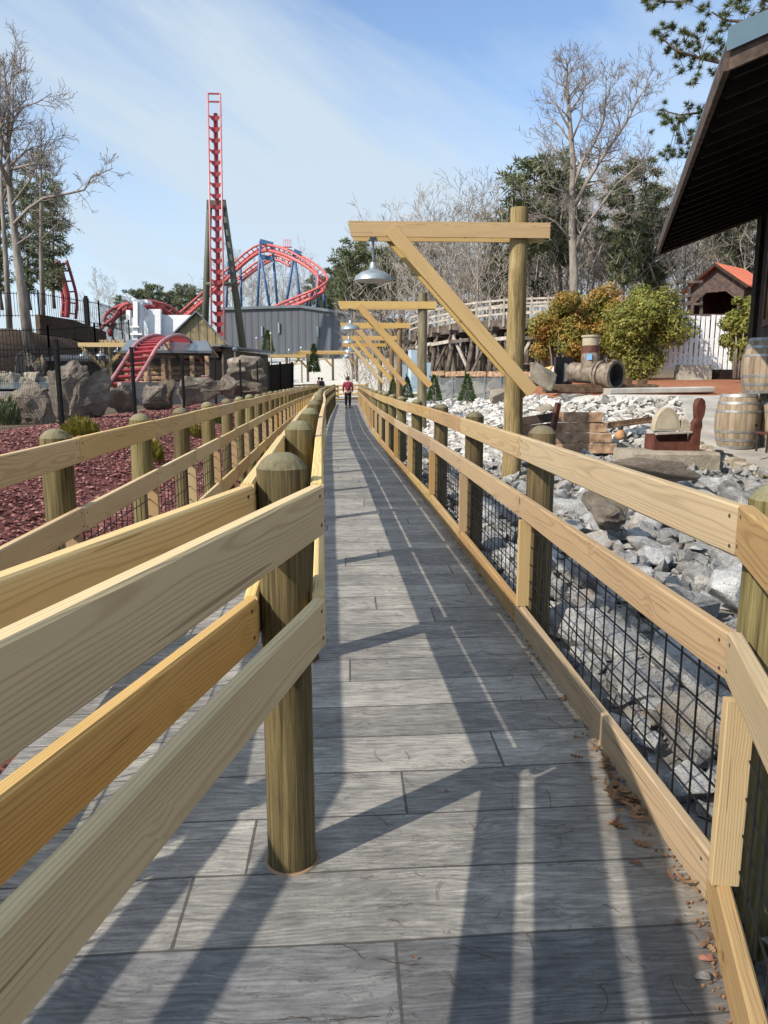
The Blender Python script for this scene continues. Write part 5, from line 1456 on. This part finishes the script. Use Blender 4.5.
# tan gabled shed with a lower wing
sh = empty('gabled_shed', at(200, 385, 58), 0, 'tan board and batten shed with dark gable roof and lower dark wing', 'shed'); bo = sh.location
def P_(px, py, Y): return at(px, py, Y) - bo
ap, le, re = P_(197, 313, 56), P_(176, 333, 56), P_(225.5, 343, 56)
gz = -1.5
m = MB(); m.prism([Vector((le.x, le.y, gz)), Vector((re.x, re.y, gz)), re, ap, le], (-1.85, 8.5, 0)); m.build('wall', M['tanwall'], sh)
m = MB()
for a, b in ((le, ap), (ap, re)):
    d = (b - a).normalized(); ov = .35
    s0 = a - d * (ov if a is le else 0) + Vector((0, -.3, .03)); s1 = b + d * (ov if b is re else 0) + Vector((0, -.3, .03))
    m.prism([s0, s1, s1 + Vector((0, 0, .14)), s0 + Vector((0, 0, .14))], (-2.0, 9.1, 0))
m.build('roof', M['grayroof'], sh)
w0, w1 = P_(223, 349, 55.5), P_(268, 355, 58)
m = MB(); m.prism([Vector((w0.x, w0.y, gz)), Vector((w1.x, w1.y, gz)), w1, w0], (-2.4, 4.4, 0)); m.build('wing_wall', M['wingwall'], sh)
m = MB(); a, b = P_(221, 346.5, 54.8), P_(274, 353.5, 57.4); m.prism([a, b, b + Vector((-3, 5, .3)), a + Vector((-3, 5, .3))], (0, 0, .14)); m.build('wing_roof', M['grayroof'], sh)
m = MB(); m.bar(P_(186, 349, 55.5), P_(222, 349, 55.5), .2, .35); m.build('door_head', M['soffit'], sh)
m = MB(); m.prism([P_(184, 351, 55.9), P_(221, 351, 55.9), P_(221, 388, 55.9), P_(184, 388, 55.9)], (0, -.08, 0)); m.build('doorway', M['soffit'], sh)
cp = [(188, 348, 46)]
# tan rocks heaped in front of the shed wing
for i, (px, pb, Y, w, h) in enumerate([(247, 378, 50, 2.6, 1.7), (236, 380, 49, 1.4, 1.1), (258, 380, 49, 1.2, .9)]):
    placed_rock(px, pb, Y, w, h, 'bould', ['big rounded tan rock in front of the shed wing', 'left smaller tan rock in front of the shed wing', 'right smaller tan rock in front of the shed wing'][i], 600 + i, sub=2)
ks = empty('black_screen', at(278, 388, 44), 0, 'black slatted screen panel at the far end of the wire fence', 'screen'); bo = ks.location
m = MB(); m.prism([at(268, 392, 43) - bo, at(292, 392, 46) - bo, at(292, 363, 46) - bo, at(268, 365, 43) - bo], (.1, .1, 0)); m.build('panel', M['black'], ks)
for px, Y in ((268, 42.9), (280, 44.4), (292, 45.9)): p = at(px, 362, Y) - bo; m = MB(); m.bar(p, Vector((p.x, p.y, -.6)), .14, .14); m.build('post', M['black'], ks)
# pole lights near the shed
for px, py, Y, lab in ((236, 352, 52, 'white globe light on a short post before the shed wing'), (258, 340, 88, 'dark thin pole light before the grey building'), (290, 352, 80, 'white globe light left of the far gallows'), (272, 335, 90, 'pale thin pole before the grey building'), (302, 350, 78, 'white globe light above the far gallows beams')):
    p = at(px, 380, Y); p.z = H(p.x, Y) - .2; s = empty('pole_light', p, 0, lab, 'pole light'); h = at(px, py, Y).z - p.z
    m = MB(); m.tube([(0, 0, 0), (0, 0, h)], .07, 8); m.build('pole', M['greypost'], s, True)
    m = MB(); m.lathe([(.01, h), (.13, h + .05), (.18, h + .18), (.13, h + .3), (.01, h + .36)], 12); m.build('globe', M['galv'], s, True)
# ------------------------------------------------------------------ right background
# wooden trestle
tb = empty('trestle_bridge', at(480, 378, 41), 0, 'curved weathered timber trestle bridge with pale railings', 'trestle'); bo = tb.location
dk = [at(412, 334, 47), at(430, 328, 44.5), at(452, 324, 42.5), at(478, 321, 40.8), at(505, 319, 39.5), at(532, 318, 38.5), at(565, 317.5, 37.6), at(600, 317, 37), at(640, 317, 36.5)]
def resamp(pts, n):
    out = []
    for i in range(n + 1):
        f = i / n * (len(pts) - 1); j = min(int(f), len(pts) - 2); out.append(pts[j].lerp(pts[j+1], f - j))
    return out
for i, (a, b) in enumerate(zip(dk, dk[1:])):
    d = (b - a).normalized(); n = Vector((d.y, -d.x, 0)).normalized()
    if n.y > 0: n = -n
    o2 = -bo
    m = MB(); m.prism([a + n*.1 + o2, b + n*.1 + o2, b - n*2.0 + o2, a - n*2.0 + o2], (0, 0, -.12)); m.build('deck', M['trestle'], tb)
    for k in (0, -1.9):
        m = MB(); m.bar(a + n*k + o2 + Vector((0, 0, -.32)), b + n*k + o2 + Vector((0, 0, -.32)), .2, .38); m.build('stringer', M['trestle'], tb)
    for k, zz in ((.12, .25), (.12, .58), (.12, .95), (-2.0, .95), (-2.0, .5)):
        m = MB(); m.bar(a + n*k + o2 + Vector((0, 0, zz)), b + n*k + o2 + Vector((0, 0, zz)), .05, .1); m.build('railing', M['paletimber'], tb)
    cnt = 2
    for q in range(cnt):
        p = a.lerp(b, q / cnt) + o2
        for k in (.16, -2.04): m = MB(); m.bar(p + n*k + Vector((0, 0, -.4)), p + n*k + Vector((0, 0, 1.05)), .09, .09); m.build('rail_post', M['paletimber'], tb)
rr = random.Random(12)
bents = resamp(dk[:7], 8)
for i, p in enumerate(bents):
    j = min(i, len(bents) - 2); d = (bents[j+1] - bents[j]).normalized(); n = Vector((d.y, -d.x, 0)).normalized()
    if n.y > 0: n = -n
    zb = at(470, 376, p.y).z
    q = p - bo; drop = p.z - zb
    for k, sp in ((.3, .9), (-.45, .25), (-1.2, -.25), (-1.95, -.9)):
        m = MB(); m.tube([q + n*k + Vector((0, 0, -.55)), q + n*(k + sp * .5) + d * rr.uniform(-.2, .2) + Vector((0, 0, -drop - .5))], [.13, .15], 8); m.build('leg', M['trestle'], tb, True)
    m = MB(); m.bar(q + n*.7 + Vector((0, 0, -.5)), q - n*2.3 + Vector((0, 0, -.5)), .22, .24); m.build('cap_beam', M['trestle'], tb)
    if i < len(bents) - 1:
        q2 = bents[i+1] - bo
        for k in (.45, -2.05):
            fl_ = i % 2
            m = MB(); m.bar((q if fl_ else q2) + n*k + Vector((0, 0, -.6)), (q2 if fl_ else q) + n*(k*1.15) + Vector((0, 0, -drop + .1)), .1, .14); m.build('diagonal_brace', M['trestle'] if (i % 3) else M['paletimber'], tb)
        m = MB(); m.bar(q + n*.8 + Vector((0, 0, -drop + .1)), q2 + n*.8 + Vector((0, 0, -drop + .1)), .24, .26); m.build('sill_beam', M['log'], tb)
        m = MB(); m.bar(q + n*.62 + Vector((0, 0, -1.05)), q2 + n*.62 + Vector((0, 0, -1.0)), .1, .18); m.build('waler', M['paletimber'] if i in (1, 2, 5) else M['trestle'], tb)
# low rock-and-panel wall under the trestle
M['screen'] = simple('grey_translucent_panel', (.15, .16, .165), .3, .4, 0, .1, 2)
_n = M['screen'].node_tree; _b = _n.nodes['Principled BSDF']; _b.inputs['Alpha'].default_value = .55
cs = empty('clear_screen', at(470, 400, 36), 0, 'grey translucent panel fence on pale posts under the trestle', 'screen'); bo = cs.location
px = 436
for i in range(6):
    a, b = at(px + i * 16, 398, 36 - i * .3), at(px + i * 16 + 16, 398, 36 - (i + 1) * .3); h = Vector((0, 0, .95))
    m = MB(); m.prism([a - bo, b - bo, b - bo + h, a - bo + h], (0, .03, 0)); m.build('panel', M['screen'], cs)
    m = MB(); m.bar(a - bo + Vector((0, -.05, -.3)), a - bo + Vector((0, -.05, 1.0)), .07, .05); m.build('post', M['galv'], cs)
for i, (px, pb, Y, w, h, lab) in enumerate([(446, 398, 37.5, 1.5, 1.0, 'grey boulder behind the translucent screen, left end'), (497, 397, 37.0, 1.3, 1.1, 'tan boulder behind the translucent screen, right end'), (474, 396, 38, 1.9, .9, 'pale long boulder behind the middle of the translucent screen')]):
    placed_rock(px, pb, Y, w, h, 'slab' if i else 'rock', lab, 640 + i, sub=2)
for px, pb, Y, w, h, lab in ((414, 392, 40, .55, 2.2, 'tall blue grey utility cabinet behind the second lamp post'), (402, 392, 41, .5, 1.7, 'lower blue grey utility cabinet left of the tall one'), (425, 392, 39, .5, 1.5, 'short blue grey utility cabinet right of the tall one')):
    c = empty('utility_cabinet', at(px, pb, Y), .2, lab, 'cabinet'); m = MB(); m.bar((0, 0, 0), (0, 0, h), w, .5, .02); m.build('cabinet_body', M['cabinet'], c)
    m = MB(); m.box((-w*.42, -.265, h*.12), (w*.42, -.252, h*.92)); m.build('door', M['cabinet'], c); m = MB(); m.box((w*.28, -.285, h*.5), (w*.33, -.268, h*.58)); m.build('handle', M['black'], c)

# white picket fence, block plinth, deck rail, cabin
wf = empty('picket_fence', at(709, 370, 26), 0, 'tall white picket fence standing on a concrete block plinth', 'fence'); bo = wf.location
x0, x1 = at(662, 370, 26).x - bo.x, at(742, 370, 26).x - bo.x; k = 16; rr = random.Random(9)
for i in range(k):
    x = lerp(x0, x1, (i + .5) / k); m = MB(); m.bar((x, 0, -.02), (x + rr.uniform(-.015, .015), 0, 1.86 + rr.uniform(-.03, .03)), (x1-x0)/k * .72, .03, .004, up=(0, 1, 0)); m.build('picket', M['white'], wf)
for z in (.4, 1.05): m = MB(); m.bar((x0, .05, z), (x1, .05, z), .05, .1); m.build('rail', M['white'], wf)
bw_ = empty('block_plinth', at(694, 377, 25.7), 0, 'pale concrete block plinth below the white picket fence', 'plinth')
m = MB(); m.box((-.55, -.02, -.5), (.62, .38, .42)); m.build('blocks', M['block'], bw_)
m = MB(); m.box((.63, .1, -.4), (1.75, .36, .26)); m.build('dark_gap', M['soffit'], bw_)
rf = empty('deck_railing', at(700, 318, 30), 0, 'dark brown deck edge and railing above the white picket fence', 'railing'); bo = rf.location
for y, th, mt in ((317, .22, 'trestle'), (304, .09, 'trestle'), (296, .09, 'trestle'), (282, .09, 'trestle')):
    m = MB(); m.bar(at(676, y, 30) - bo, at(730 if y > 310 else 701, y, 30) - bo, .1, th); m.build('rail', M[mt], rf)
for px in (677, 689, 701): m = MB(); m.bar(at(px, 318, 30.1) - bo, at(px, 280, 30.1) - bo, .1, .1); m.build('rail_post', M['trestle'], rf)
cb = empty('cabin', at(716, 318, 34), 0, 'small brown gabled cabin with open front and bright orange metal roof', 'cabin'); bo = cb.location
u = Vector((.62, -.785, 0)); w = Vector((.785, .62, 0)); z0 = -.6
def cpt(a, b, z): return u * a + w * b + Vector((0, 0, z))
sc_ = 34 / FPX
W2, Hh, Rr = 1.25, 1.7, 2.6
m = MB()
m.prism([cpt(-W2, 0, z0), cpt(-W2 + .25, 0, z0), cpt(-W2 + .25, 0, 1.0), cpt(-.45, 0, 1.45), cpt(.45, 0, 1.45), cpt(W2 - .25, 0, 1.0), cpt(W2 - .25, 0, z0), cpt(W2, 0, z0), cpt(W2, 0, Hh), cpt(0, 0, Rr), cpt(-W2, 0, Hh)], w * .1)
m.build('front_wall', M['darkwood'] if False else simple('cabin_boards', (.085, .06, .052), .85, .2, 0, .3, 6, .3), cb)
for s in (-1, 1):
    m = MB(); m.prism([cpt(s * W2, .102, z0), cpt(s * W2, 2.6, z0), cpt(s * W2, 2.6, Hh), cpt(s * W2, .102, Hh)], u * (-s * .08)); m.build('side_wall', M['darkwood'], cb)
m = MB(); m.prism([cpt(-W2 + .09, 2.5, z0), cpt(W2 - .09, 2.5, z0), cpt(W2 - .09, 2.5, Hh), cpt(0, 2.5, Rr - .05), cpt(-W2 + .09, 2.5, Hh)], w * .08); m.build('back_wall', M['soffit'], cb)
for s in (-1, 1):
    m = MB(); e = .28; dz = (Rr - Hh) / W2
    m.prism([cpt(s * .0, -.3, Rr + .03), cpt(s * (W2 + e), -.3, Hh - e * dz + .03), cpt(s * (W2 + e), 2.8, Hh - e * dz + .03), cpt(s * .0, 2.8, Rr + .03)], (0, 0, .07)); m.build('roof', M['orange'], cb)
    m = MB(); m.prism([cpt(0, -.33, Rr - .06), cpt(s * (W2 + e), -.33, Hh - e * dz - .06), cpt(s * (W2 + e), -.33, Hh - e * dz + .09), cpt(0, -.33, Rr + .09)], w * .028); m.build('barge_board', M['darkwood'], cb)
cb.location = at(714, 318, 34) + Vector((0, 0, -.3)); cb.scale = (1.0,) * 3

# ------------------------------------------------------------------ people
def person(label, loc, rz, jacket, trousers, hair, scale=1.0, walk=.12):
    root = empty('person', loc, rz, label, 'person'); root.scale = (scale,) * 3
    def skin(name, verts, edges, mat, lvl=1):
        me = bpy.data.meshes.new(name); me.from_pydata([v[:3] for v in verts], edges, []); o = bpy.data.objects.new(name, me); C.objects.link(o)
        md = o.modifiers.new('skin', 'SKIN')
        for i, v in enumerate(verts):
            sv = me.skin_vertices[0].data[i]; sv.radius = (v[3], v[4] if len(v) > 4 else v[3]); sv.use_root = (i == 0)
        ss = o.modifiers.new('ss', 'SUBSURF'); ss.levels = ss.render_levels = lvl
        dg = bpy.context.evaluated_depsgraph_get(); nm = bpy.data.meshes.new_from_object(o.evaluated_get(dg))
        nm.materials.clear(); nm.materials.append(mat); nm.polygons.foreach_set('use_smooth', [True] * len(nm.polygons)); nm.name = name
        o.modifiers.clear(); o.data = nm; o.parent = root; return o
    skinm = bpy.data.materials.get('skin_tone') or simple('skin_tone', (.42, .26, .19), .6)
    s = walk
    # body: facing +Y, seen from behind
    V = [(0, 0, .98, .135, .10), (0, 0, 1.18, .145, .10), (0, .01, 1.38, .17, .11), (0, .015, 1.48, .10, .08), (0, .02, 1.54, .055), (0, .03, 1.62, .085, .095), (0, .03, 1.70, .08, .09),
         (.19, .01, 1.41, .06), (.25, -.02, 1.14, .045), (.24, .08, .92, .034), (.235, .11, .84, .036, .02), (-.19, .01, 1.41, .06), (-.25, .02, 1.14, .045), (-.25, .10, .92, .034), (-.245, .13, .84, .036, .02),
         (.10, 0, .88, .095), (.105, s * .6, .50, .062), (.105, s * .1, .10, .042), (.11, s * .1 + .12, .04, .04, .03), (-.10, 0, .88, .095), (-.105, -s * .3, .50, .062), (-.105, -s * 1.7, .13, .042), (-.11, -s * 1.7 + .11, .04, .04, .03)]
    E_ = [(0, 1), (1, 2), (2, 3), (3, 4), (4, 5), (5, 6), (2, 7), (7, 8), (8, 9), (9, 10), (2, 11), (11, 12), (12, 13), (13, 14), (0, 15), (15, 16), (16, 17), (17, 18), (0, 19), (19, 20), (20, 21), (21, 22)]
    b = skin('body', V, E_, skinm)
    g_ = .022
    J = [(0, 0, .90, .195, .155), (0, 0, 1.18, .18, .135), (0, .01, 1.38, .19, .13), (0, .015, 1.49, .095, .085), (.20, .01, 1.41, .085), (.265, -.02, 1.14, .068), (.25, .08, .93, .05), (-.20, .01, 1.41, .085), (-.265, .02, 1.14, .068), (-.26, .10, .93, .05)]
    skin('jacket', J, [(0, 1), (1, 2), (2, 3), (2, 4), (4, 5), (5, 6), (2, 7), (7, 8), (8, 9)], jacket)
    T = [(0, 0, .99, .165, .13), (.10, 0, .86, .118), (.105, s * .6, .50, .088), (.105, s * .1, .10, .066), (-.10, 0, .86, .118), (-.105, -s * .3, .50, .088), (-.105, -s * 1.7, .13, .066)]
    skin('trousers', T, [(0, 1), (1, 2), (2, 3), (0, 4), (4, 5), (5, 6)], trousers)
    m = MB(); m.lathe([(.105, 1.60), (.112, 1.66), (.105, 1.73), (.075, 1.785), (.005, 1.80)], 16, (0, .005, 0)); m.build('hair', hair, root, True)
    for sx, yy in ((.11, s * .1), (-.11, -s * 1.7)):
        m = MB(); m.prism([(sx - .05, yy - .08, .0), (sx + .05, yy - .08, 0), (sx + .05, yy + .17, 0), (sx - .05, yy + .17, 0)], (0, 0, .055)); m.build('shoe', M['black'], root)
    m = MB()
    for sx in (-.035, .035): m.lathe([(.004, -.012), (.014, 0), (.004, .012)], 8, (sx, .128, 1.66))
    m.build('eyes', M['black'], root)
    return root
mar = simple('maroon_jacket', (.19, .028, .045), .85, .2, 0, .2, 8, .2); blk = simple('black_trousers', (.014, .014, .018), .85, .2); hr = simple('dark_hair', (.03, .022, .018), .7)
person('person in maroon jacket and black trousers walking away down the boardwalk', (at(348, 407, 42).x, 42.3, 0), .02, mar, blk, hr, .99)
dj = simple('dark_coat', (.03, .032, .04), .85); pj = simple('plum_coat', (.09, .045, .06), .85)
p1 = at(322, 384, 63); p1.z = 0; person('person in dark coat standing behind the far queue rails beside the conifer', (p1.x, 63, .1), .8, dj, blk, hr, .95, .02)
p2 = at(319, 384, 64.5); person('person in plum coat next to the one in a dark coat at the far queue', (p2.x, 64.5, .15), 2.2, pj, blk, hr, .95, .02)

# ------------------------------------------------------------------ litter on the walk
r = random.Random(31)
m = MB()
LEAF = [(-1, .02), (-.7, .10), (-.62, .34), (-.42, .12), (-.2, .50), (0, .16), (.25, .46), (.42, .14), (.68, .24), (1.0, 0)]
LEAF = LEAF + [(x + .03, -y) for x, y in LEAF[-2:0:-1]]
def leaf(c, s, a, curl, tilt):
    R = Matrix.Rotation(a, 3, 'Z') @ Matrix.Rotation(tilt, 3, 'X')
    pts = [c + R @ Vector((x * s, y * s, s * (curl * x * x + .5 * abs(curl) * y * y))) for x, y in LEAF]
    cen = c + R @ Vector((0, 0, 0)); n = len(pts)
    m.add(pts + [cen], [(i, (i + 1) % n, n) for i in range(n)])
for _ in range(170):
    q = r.random()
    if q < .34: y = r.gauss(2.4, .2); x = rx(y) - .01 - abs(r.gauss(0, .06)); s = r.uniform(.014, .042)
    elif q < .93: y = 1.3 + 13 * r.random() ** 1.3; x = rx(y) - .004 - abs(r.gauss(0, .03)); s = r.uniform(.006, .022)
    else: y = r.uniform(1.4, 8); x = r.uniform(0, rx(y)); s = r.uniform(.006, .013)
    if x + s * .4 > rx(y) - .002: x = rx(y) - .003 - s * .5
    leaf(Vector((x, y, .006 + r.random() * s * .7)), s, r.uniform(0, 6.3), r.uniform(-.35, .6), r.uniform(-.45, .45))
for _ in range(550):                                    # bark crumbs and soil along the kick board
    y = 1.3 + 14 * r.random() ** 1.2; x = rx(y) - .003 - abs(r.gauss(0, .028)); s = r.uniform(.002, .007)
    p = Vector((x, y, .004)); m.add([p + Vector((s, 0, 0)), p + Vector((-s, s, 0)), p + Vector((-s, -s, 0)), p + Vector((0, 0, s))], [(0, 1, 3), (1, 2, 3), (2, 0, 3)])
tag(m.build('fallen_leaves', M['leaflit'], fix=False), 'dry brown leaves blown along the kick board', kind='stuff')
for y0, x0 in ((2.28, .93), (2.18, .95), (2.42, .98)):
    pass
m = MB()
for _ in range(260):
    y = 1.3 + 9 * r.random() ** 1.5; x = r.uniform(-.5, 1.0); 
    if not (cx(y) + .05 < x < rx(y) - .02): continue
    a = r.uniform(0, 6.3); L = r.uniform(.03, .13); k = r.uniform(-.35, .35); pts = []
    for i in range(6):
        t = i / 5 - .5; pts.append((x + math.cos(a + k*t*3) * L * t, y + math.sin(a + k*t*3) * L * t, .0045 + .004 * (i % 2)))
    m.tube(pts, .0009, 3, cap=False)
tag(m.build('pine_straw', M['needlelit'], fix=False), 'fallen pine needles scattered on the boardwalk', kind='stuff')
for i, (px, py, s, mat, lab) in enumerate([(702, 981, .034, 'gravel', 'small white stone lying against the kick board at lower right'), (705, 962, .03, 'chips', 'small red lava stone lying against the kick board at lower right'), (626, 783, .035, 'rock', 'small grey stone on the boardwalk beside the kick board')]):
    me = rock_mesh('pebble', 700 + i, 'bould' if mat == 'chips' else 'rock', n=11, sub=0, bevel=.05)
    o = bpy.data.objects.new('pebble', me); C.objects.link(o); p = ground_zero = at(px, py, 1)
    X, Y_, Z = ray(px, py); t = -CAMH / Z; o.location = (X*t, Y_*t, s*.45); o.scale = (s*1.5, s*1.1, s); tag(o, lab, 'pebble')
    if mat == 'chips': o.data.materials[0] = simple('red_pebble', (.24, .11, .085), .9, .2, 0, .3, 20)

# ------------------------------------------------------------------ light, sky, camera
SKYX, SKYY = 0.3, 0.0
SUN_EL, SHX, SHY = math.radians(37.9), .824, .566     # shadows run along (SHX, SHY)
sd = bpy.data.lights.new('sun', 'SUN'); sd.energy = 3.3; sd.angle = math.radians(.6); sd.color = (1.0, .91, .77)
so = bpy.data.objects.new('sun', sd); C.objects.link(so)
v = Vector((SHX * math.cos(SUN_EL), SHY * math.cos(SUN_EL), -math.sin(SUN_EL)))
so.rotation_euler = v.to_track_quat('-Z', 'Y').to_euler(); so.location = (-20, -20, 30)
w = bpy.data.worlds.new('World'); SC.world = w; w.use_nodes = True
nt = w.node_tree; bg = nt.nodes['Background']
def N(t, **k):
    n = nt.nodes.new(t)
    for a, b in k.items(): setattr(n, a, b)
    return n
sky = N('ShaderNodeTexSky', sky_type='NISHITA'); sky.sun_disc = False; sky.sun_elevation = SUN_EL
sky.sun_rotation = math.atan2(-SHX, -SHY); sky.air_density = 1.0; sky.dust_density = .25; sky.ozone_density = 2.6; sky.altitude = 300
tc = N('ShaderNodeTexCoord'); se = N('ShaderNodeSeparateXYZ'); nt.links.new(tc.outputs['Generated'], se.inputs[0])
def MA(op, a, b=None, c=None, cl=False):
    n = N('ShaderNodeMath', operation=op, use_clamp=cl)
    for i, x in enumerate((a, b, c)):
        if x is None: continue
        if isinstance(x, bpy.types.NodeSocket): nt.links.new(x, n.inputs[i])
        else: n.inputs[i].default_value = x
    return n.outputs[0]
# thin cirrus: streaked noise on a plane high above
cb_ = N('ShaderNodeCombineXYZ'); nt.links.new(se.outputs[0], cb_.inputs[0]); nt.links.new(se.outputs[2], cb_.inputs[1]); nt.links.new(MA('MULTIPLY', se.outputs[1], .5), cb_.inputs[2])
mp0 = N('ShaderNodeMapping'); nt.links.new(cb_.outputs[0], mp0.inputs[0]); mp0.inputs['Rotation'].default_value = (0, 0, math.radians(27))
mp = N('ShaderNodeMapping'); nt.links.new(mp0.outputs[0], mp.inputs[0]); mp.inputs['Scale'].default_value = (1.1, 4.6, 1); mp.inputs['Location'].default_value = (SKYX, SKYY, 0)
n1 = N('ShaderNodeTexNoise'); nt.links.new(mp.outputs[0], n1.inputs['Vector']); n1.inputs['Scale'].default_value = 1.25; n1.inputs['Detail'].default_value = 8; n1.inputs['Roughness'].default_value = .5; n1.inputs['Distortion'].default_value = .5
n2 = N('ShaderNodeTexNoise'); nt.links.new(mp.outputs[0], n2.inputs['Vector']); n2.inputs['Scale'].default_value = 4.; n2.inputs['Detail'].default_value = 9; n2.inputs['Roughness'].default_value = .68
cl = MA('ADD', MA('MULTIPLY', n1.outputs[0], .8), MA('MULTIPLY', n2.outputs[0], .24))
hor = MA('MAXIMUM', MA('MULTIPLY_ADD', se.outputs[2], -2.9, 1.28), MA('MULTIPLY_ADD', se.outputs[2], 2.4, -1.25))  # second term: unseen thick overhead cloud, added to raise the white ambient fill
cov = MA('ADD', MA('MULTIPLY', MA('SUBTRACT', cl, .5), 3.9), hor, None, True)
cov = MA('MULTIPLY', cov, .93)
mx = N('ShaderNodeMix', data_type='RGBA'); nt.links.new(cov, mx.inputs[0])
# extra cloud brightness around the out-of-view sun, added as fill from behind left
vd = N('ShaderNodeVectorMath', operation='DOT_PRODUCT'); nt.links.new(tc.outputs['Generated'], vd.inputs[0]); vd.inputs[1].default_value = (-v.x, -v.y, -v.z)
glow = MA('MULTIPLY_ADD', MA('POWER', MA('MAXIMUM', vd.outputs['Value'], 0.0), 5.0), 3.0, 1.0)
vs_ = N('ShaderNodeVectorMath', operation='SCALE'); vs_.inputs[0].default_value = (2.62, 3.08, 3.5); nt.links.new(glow, vs_.inputs['Scale']); nt.links.new(vs_.outputs[0], mx.inputs[7]); nt.links.new(sky.outputs[0], mx.inputs[6]); mx.inputs[7].default_value = (2.62, 3.12, 3.6, 1)
sc_n = N('ShaderNodeMix', data_type='RGBA', blend_type='MULTIPLY'); sc_n.inputs[0].default_value = 1; nt.links.new(sky.outputs[0], sc_n.inputs[6]); sc_n.inputs[7].default_value = (.95, .91, .88, 1); nt.links.new(sc_n.outputs[2], mx.inputs[6]); nt.links.new(mx.outputs[2], bg.inputs[0]); bg.inputs[1].default_value = .126
cd = bpy.data.cameras.new('camera'); cd.sensor_fit = 'HORIZONTAL'; cd.sensor_width = 36; cd.lens = FPX / 768 * 36; cd.clip_start = .05; cd.clip_end = 4000
co = bpy.data.objects.new('camera', cd); C.objects.link(co); co.location = (0, 0, CAMH); co.rotation_euler = (PI/2 - PITCH, 0, -YAW); SC.camera = co
SC.view_settings.view_transform = 'Standard'; SC.view_settings.look = 'None'; SC.view_settings.gamma = 1; SC.view_settings.use_curve_mapping = False; SC.view_settings.exposure = 1.0
SC.cycles.max_bounces = 6; SC.cycles.transparent_max_bounces = 12; SC.cycles.use_denoising = True
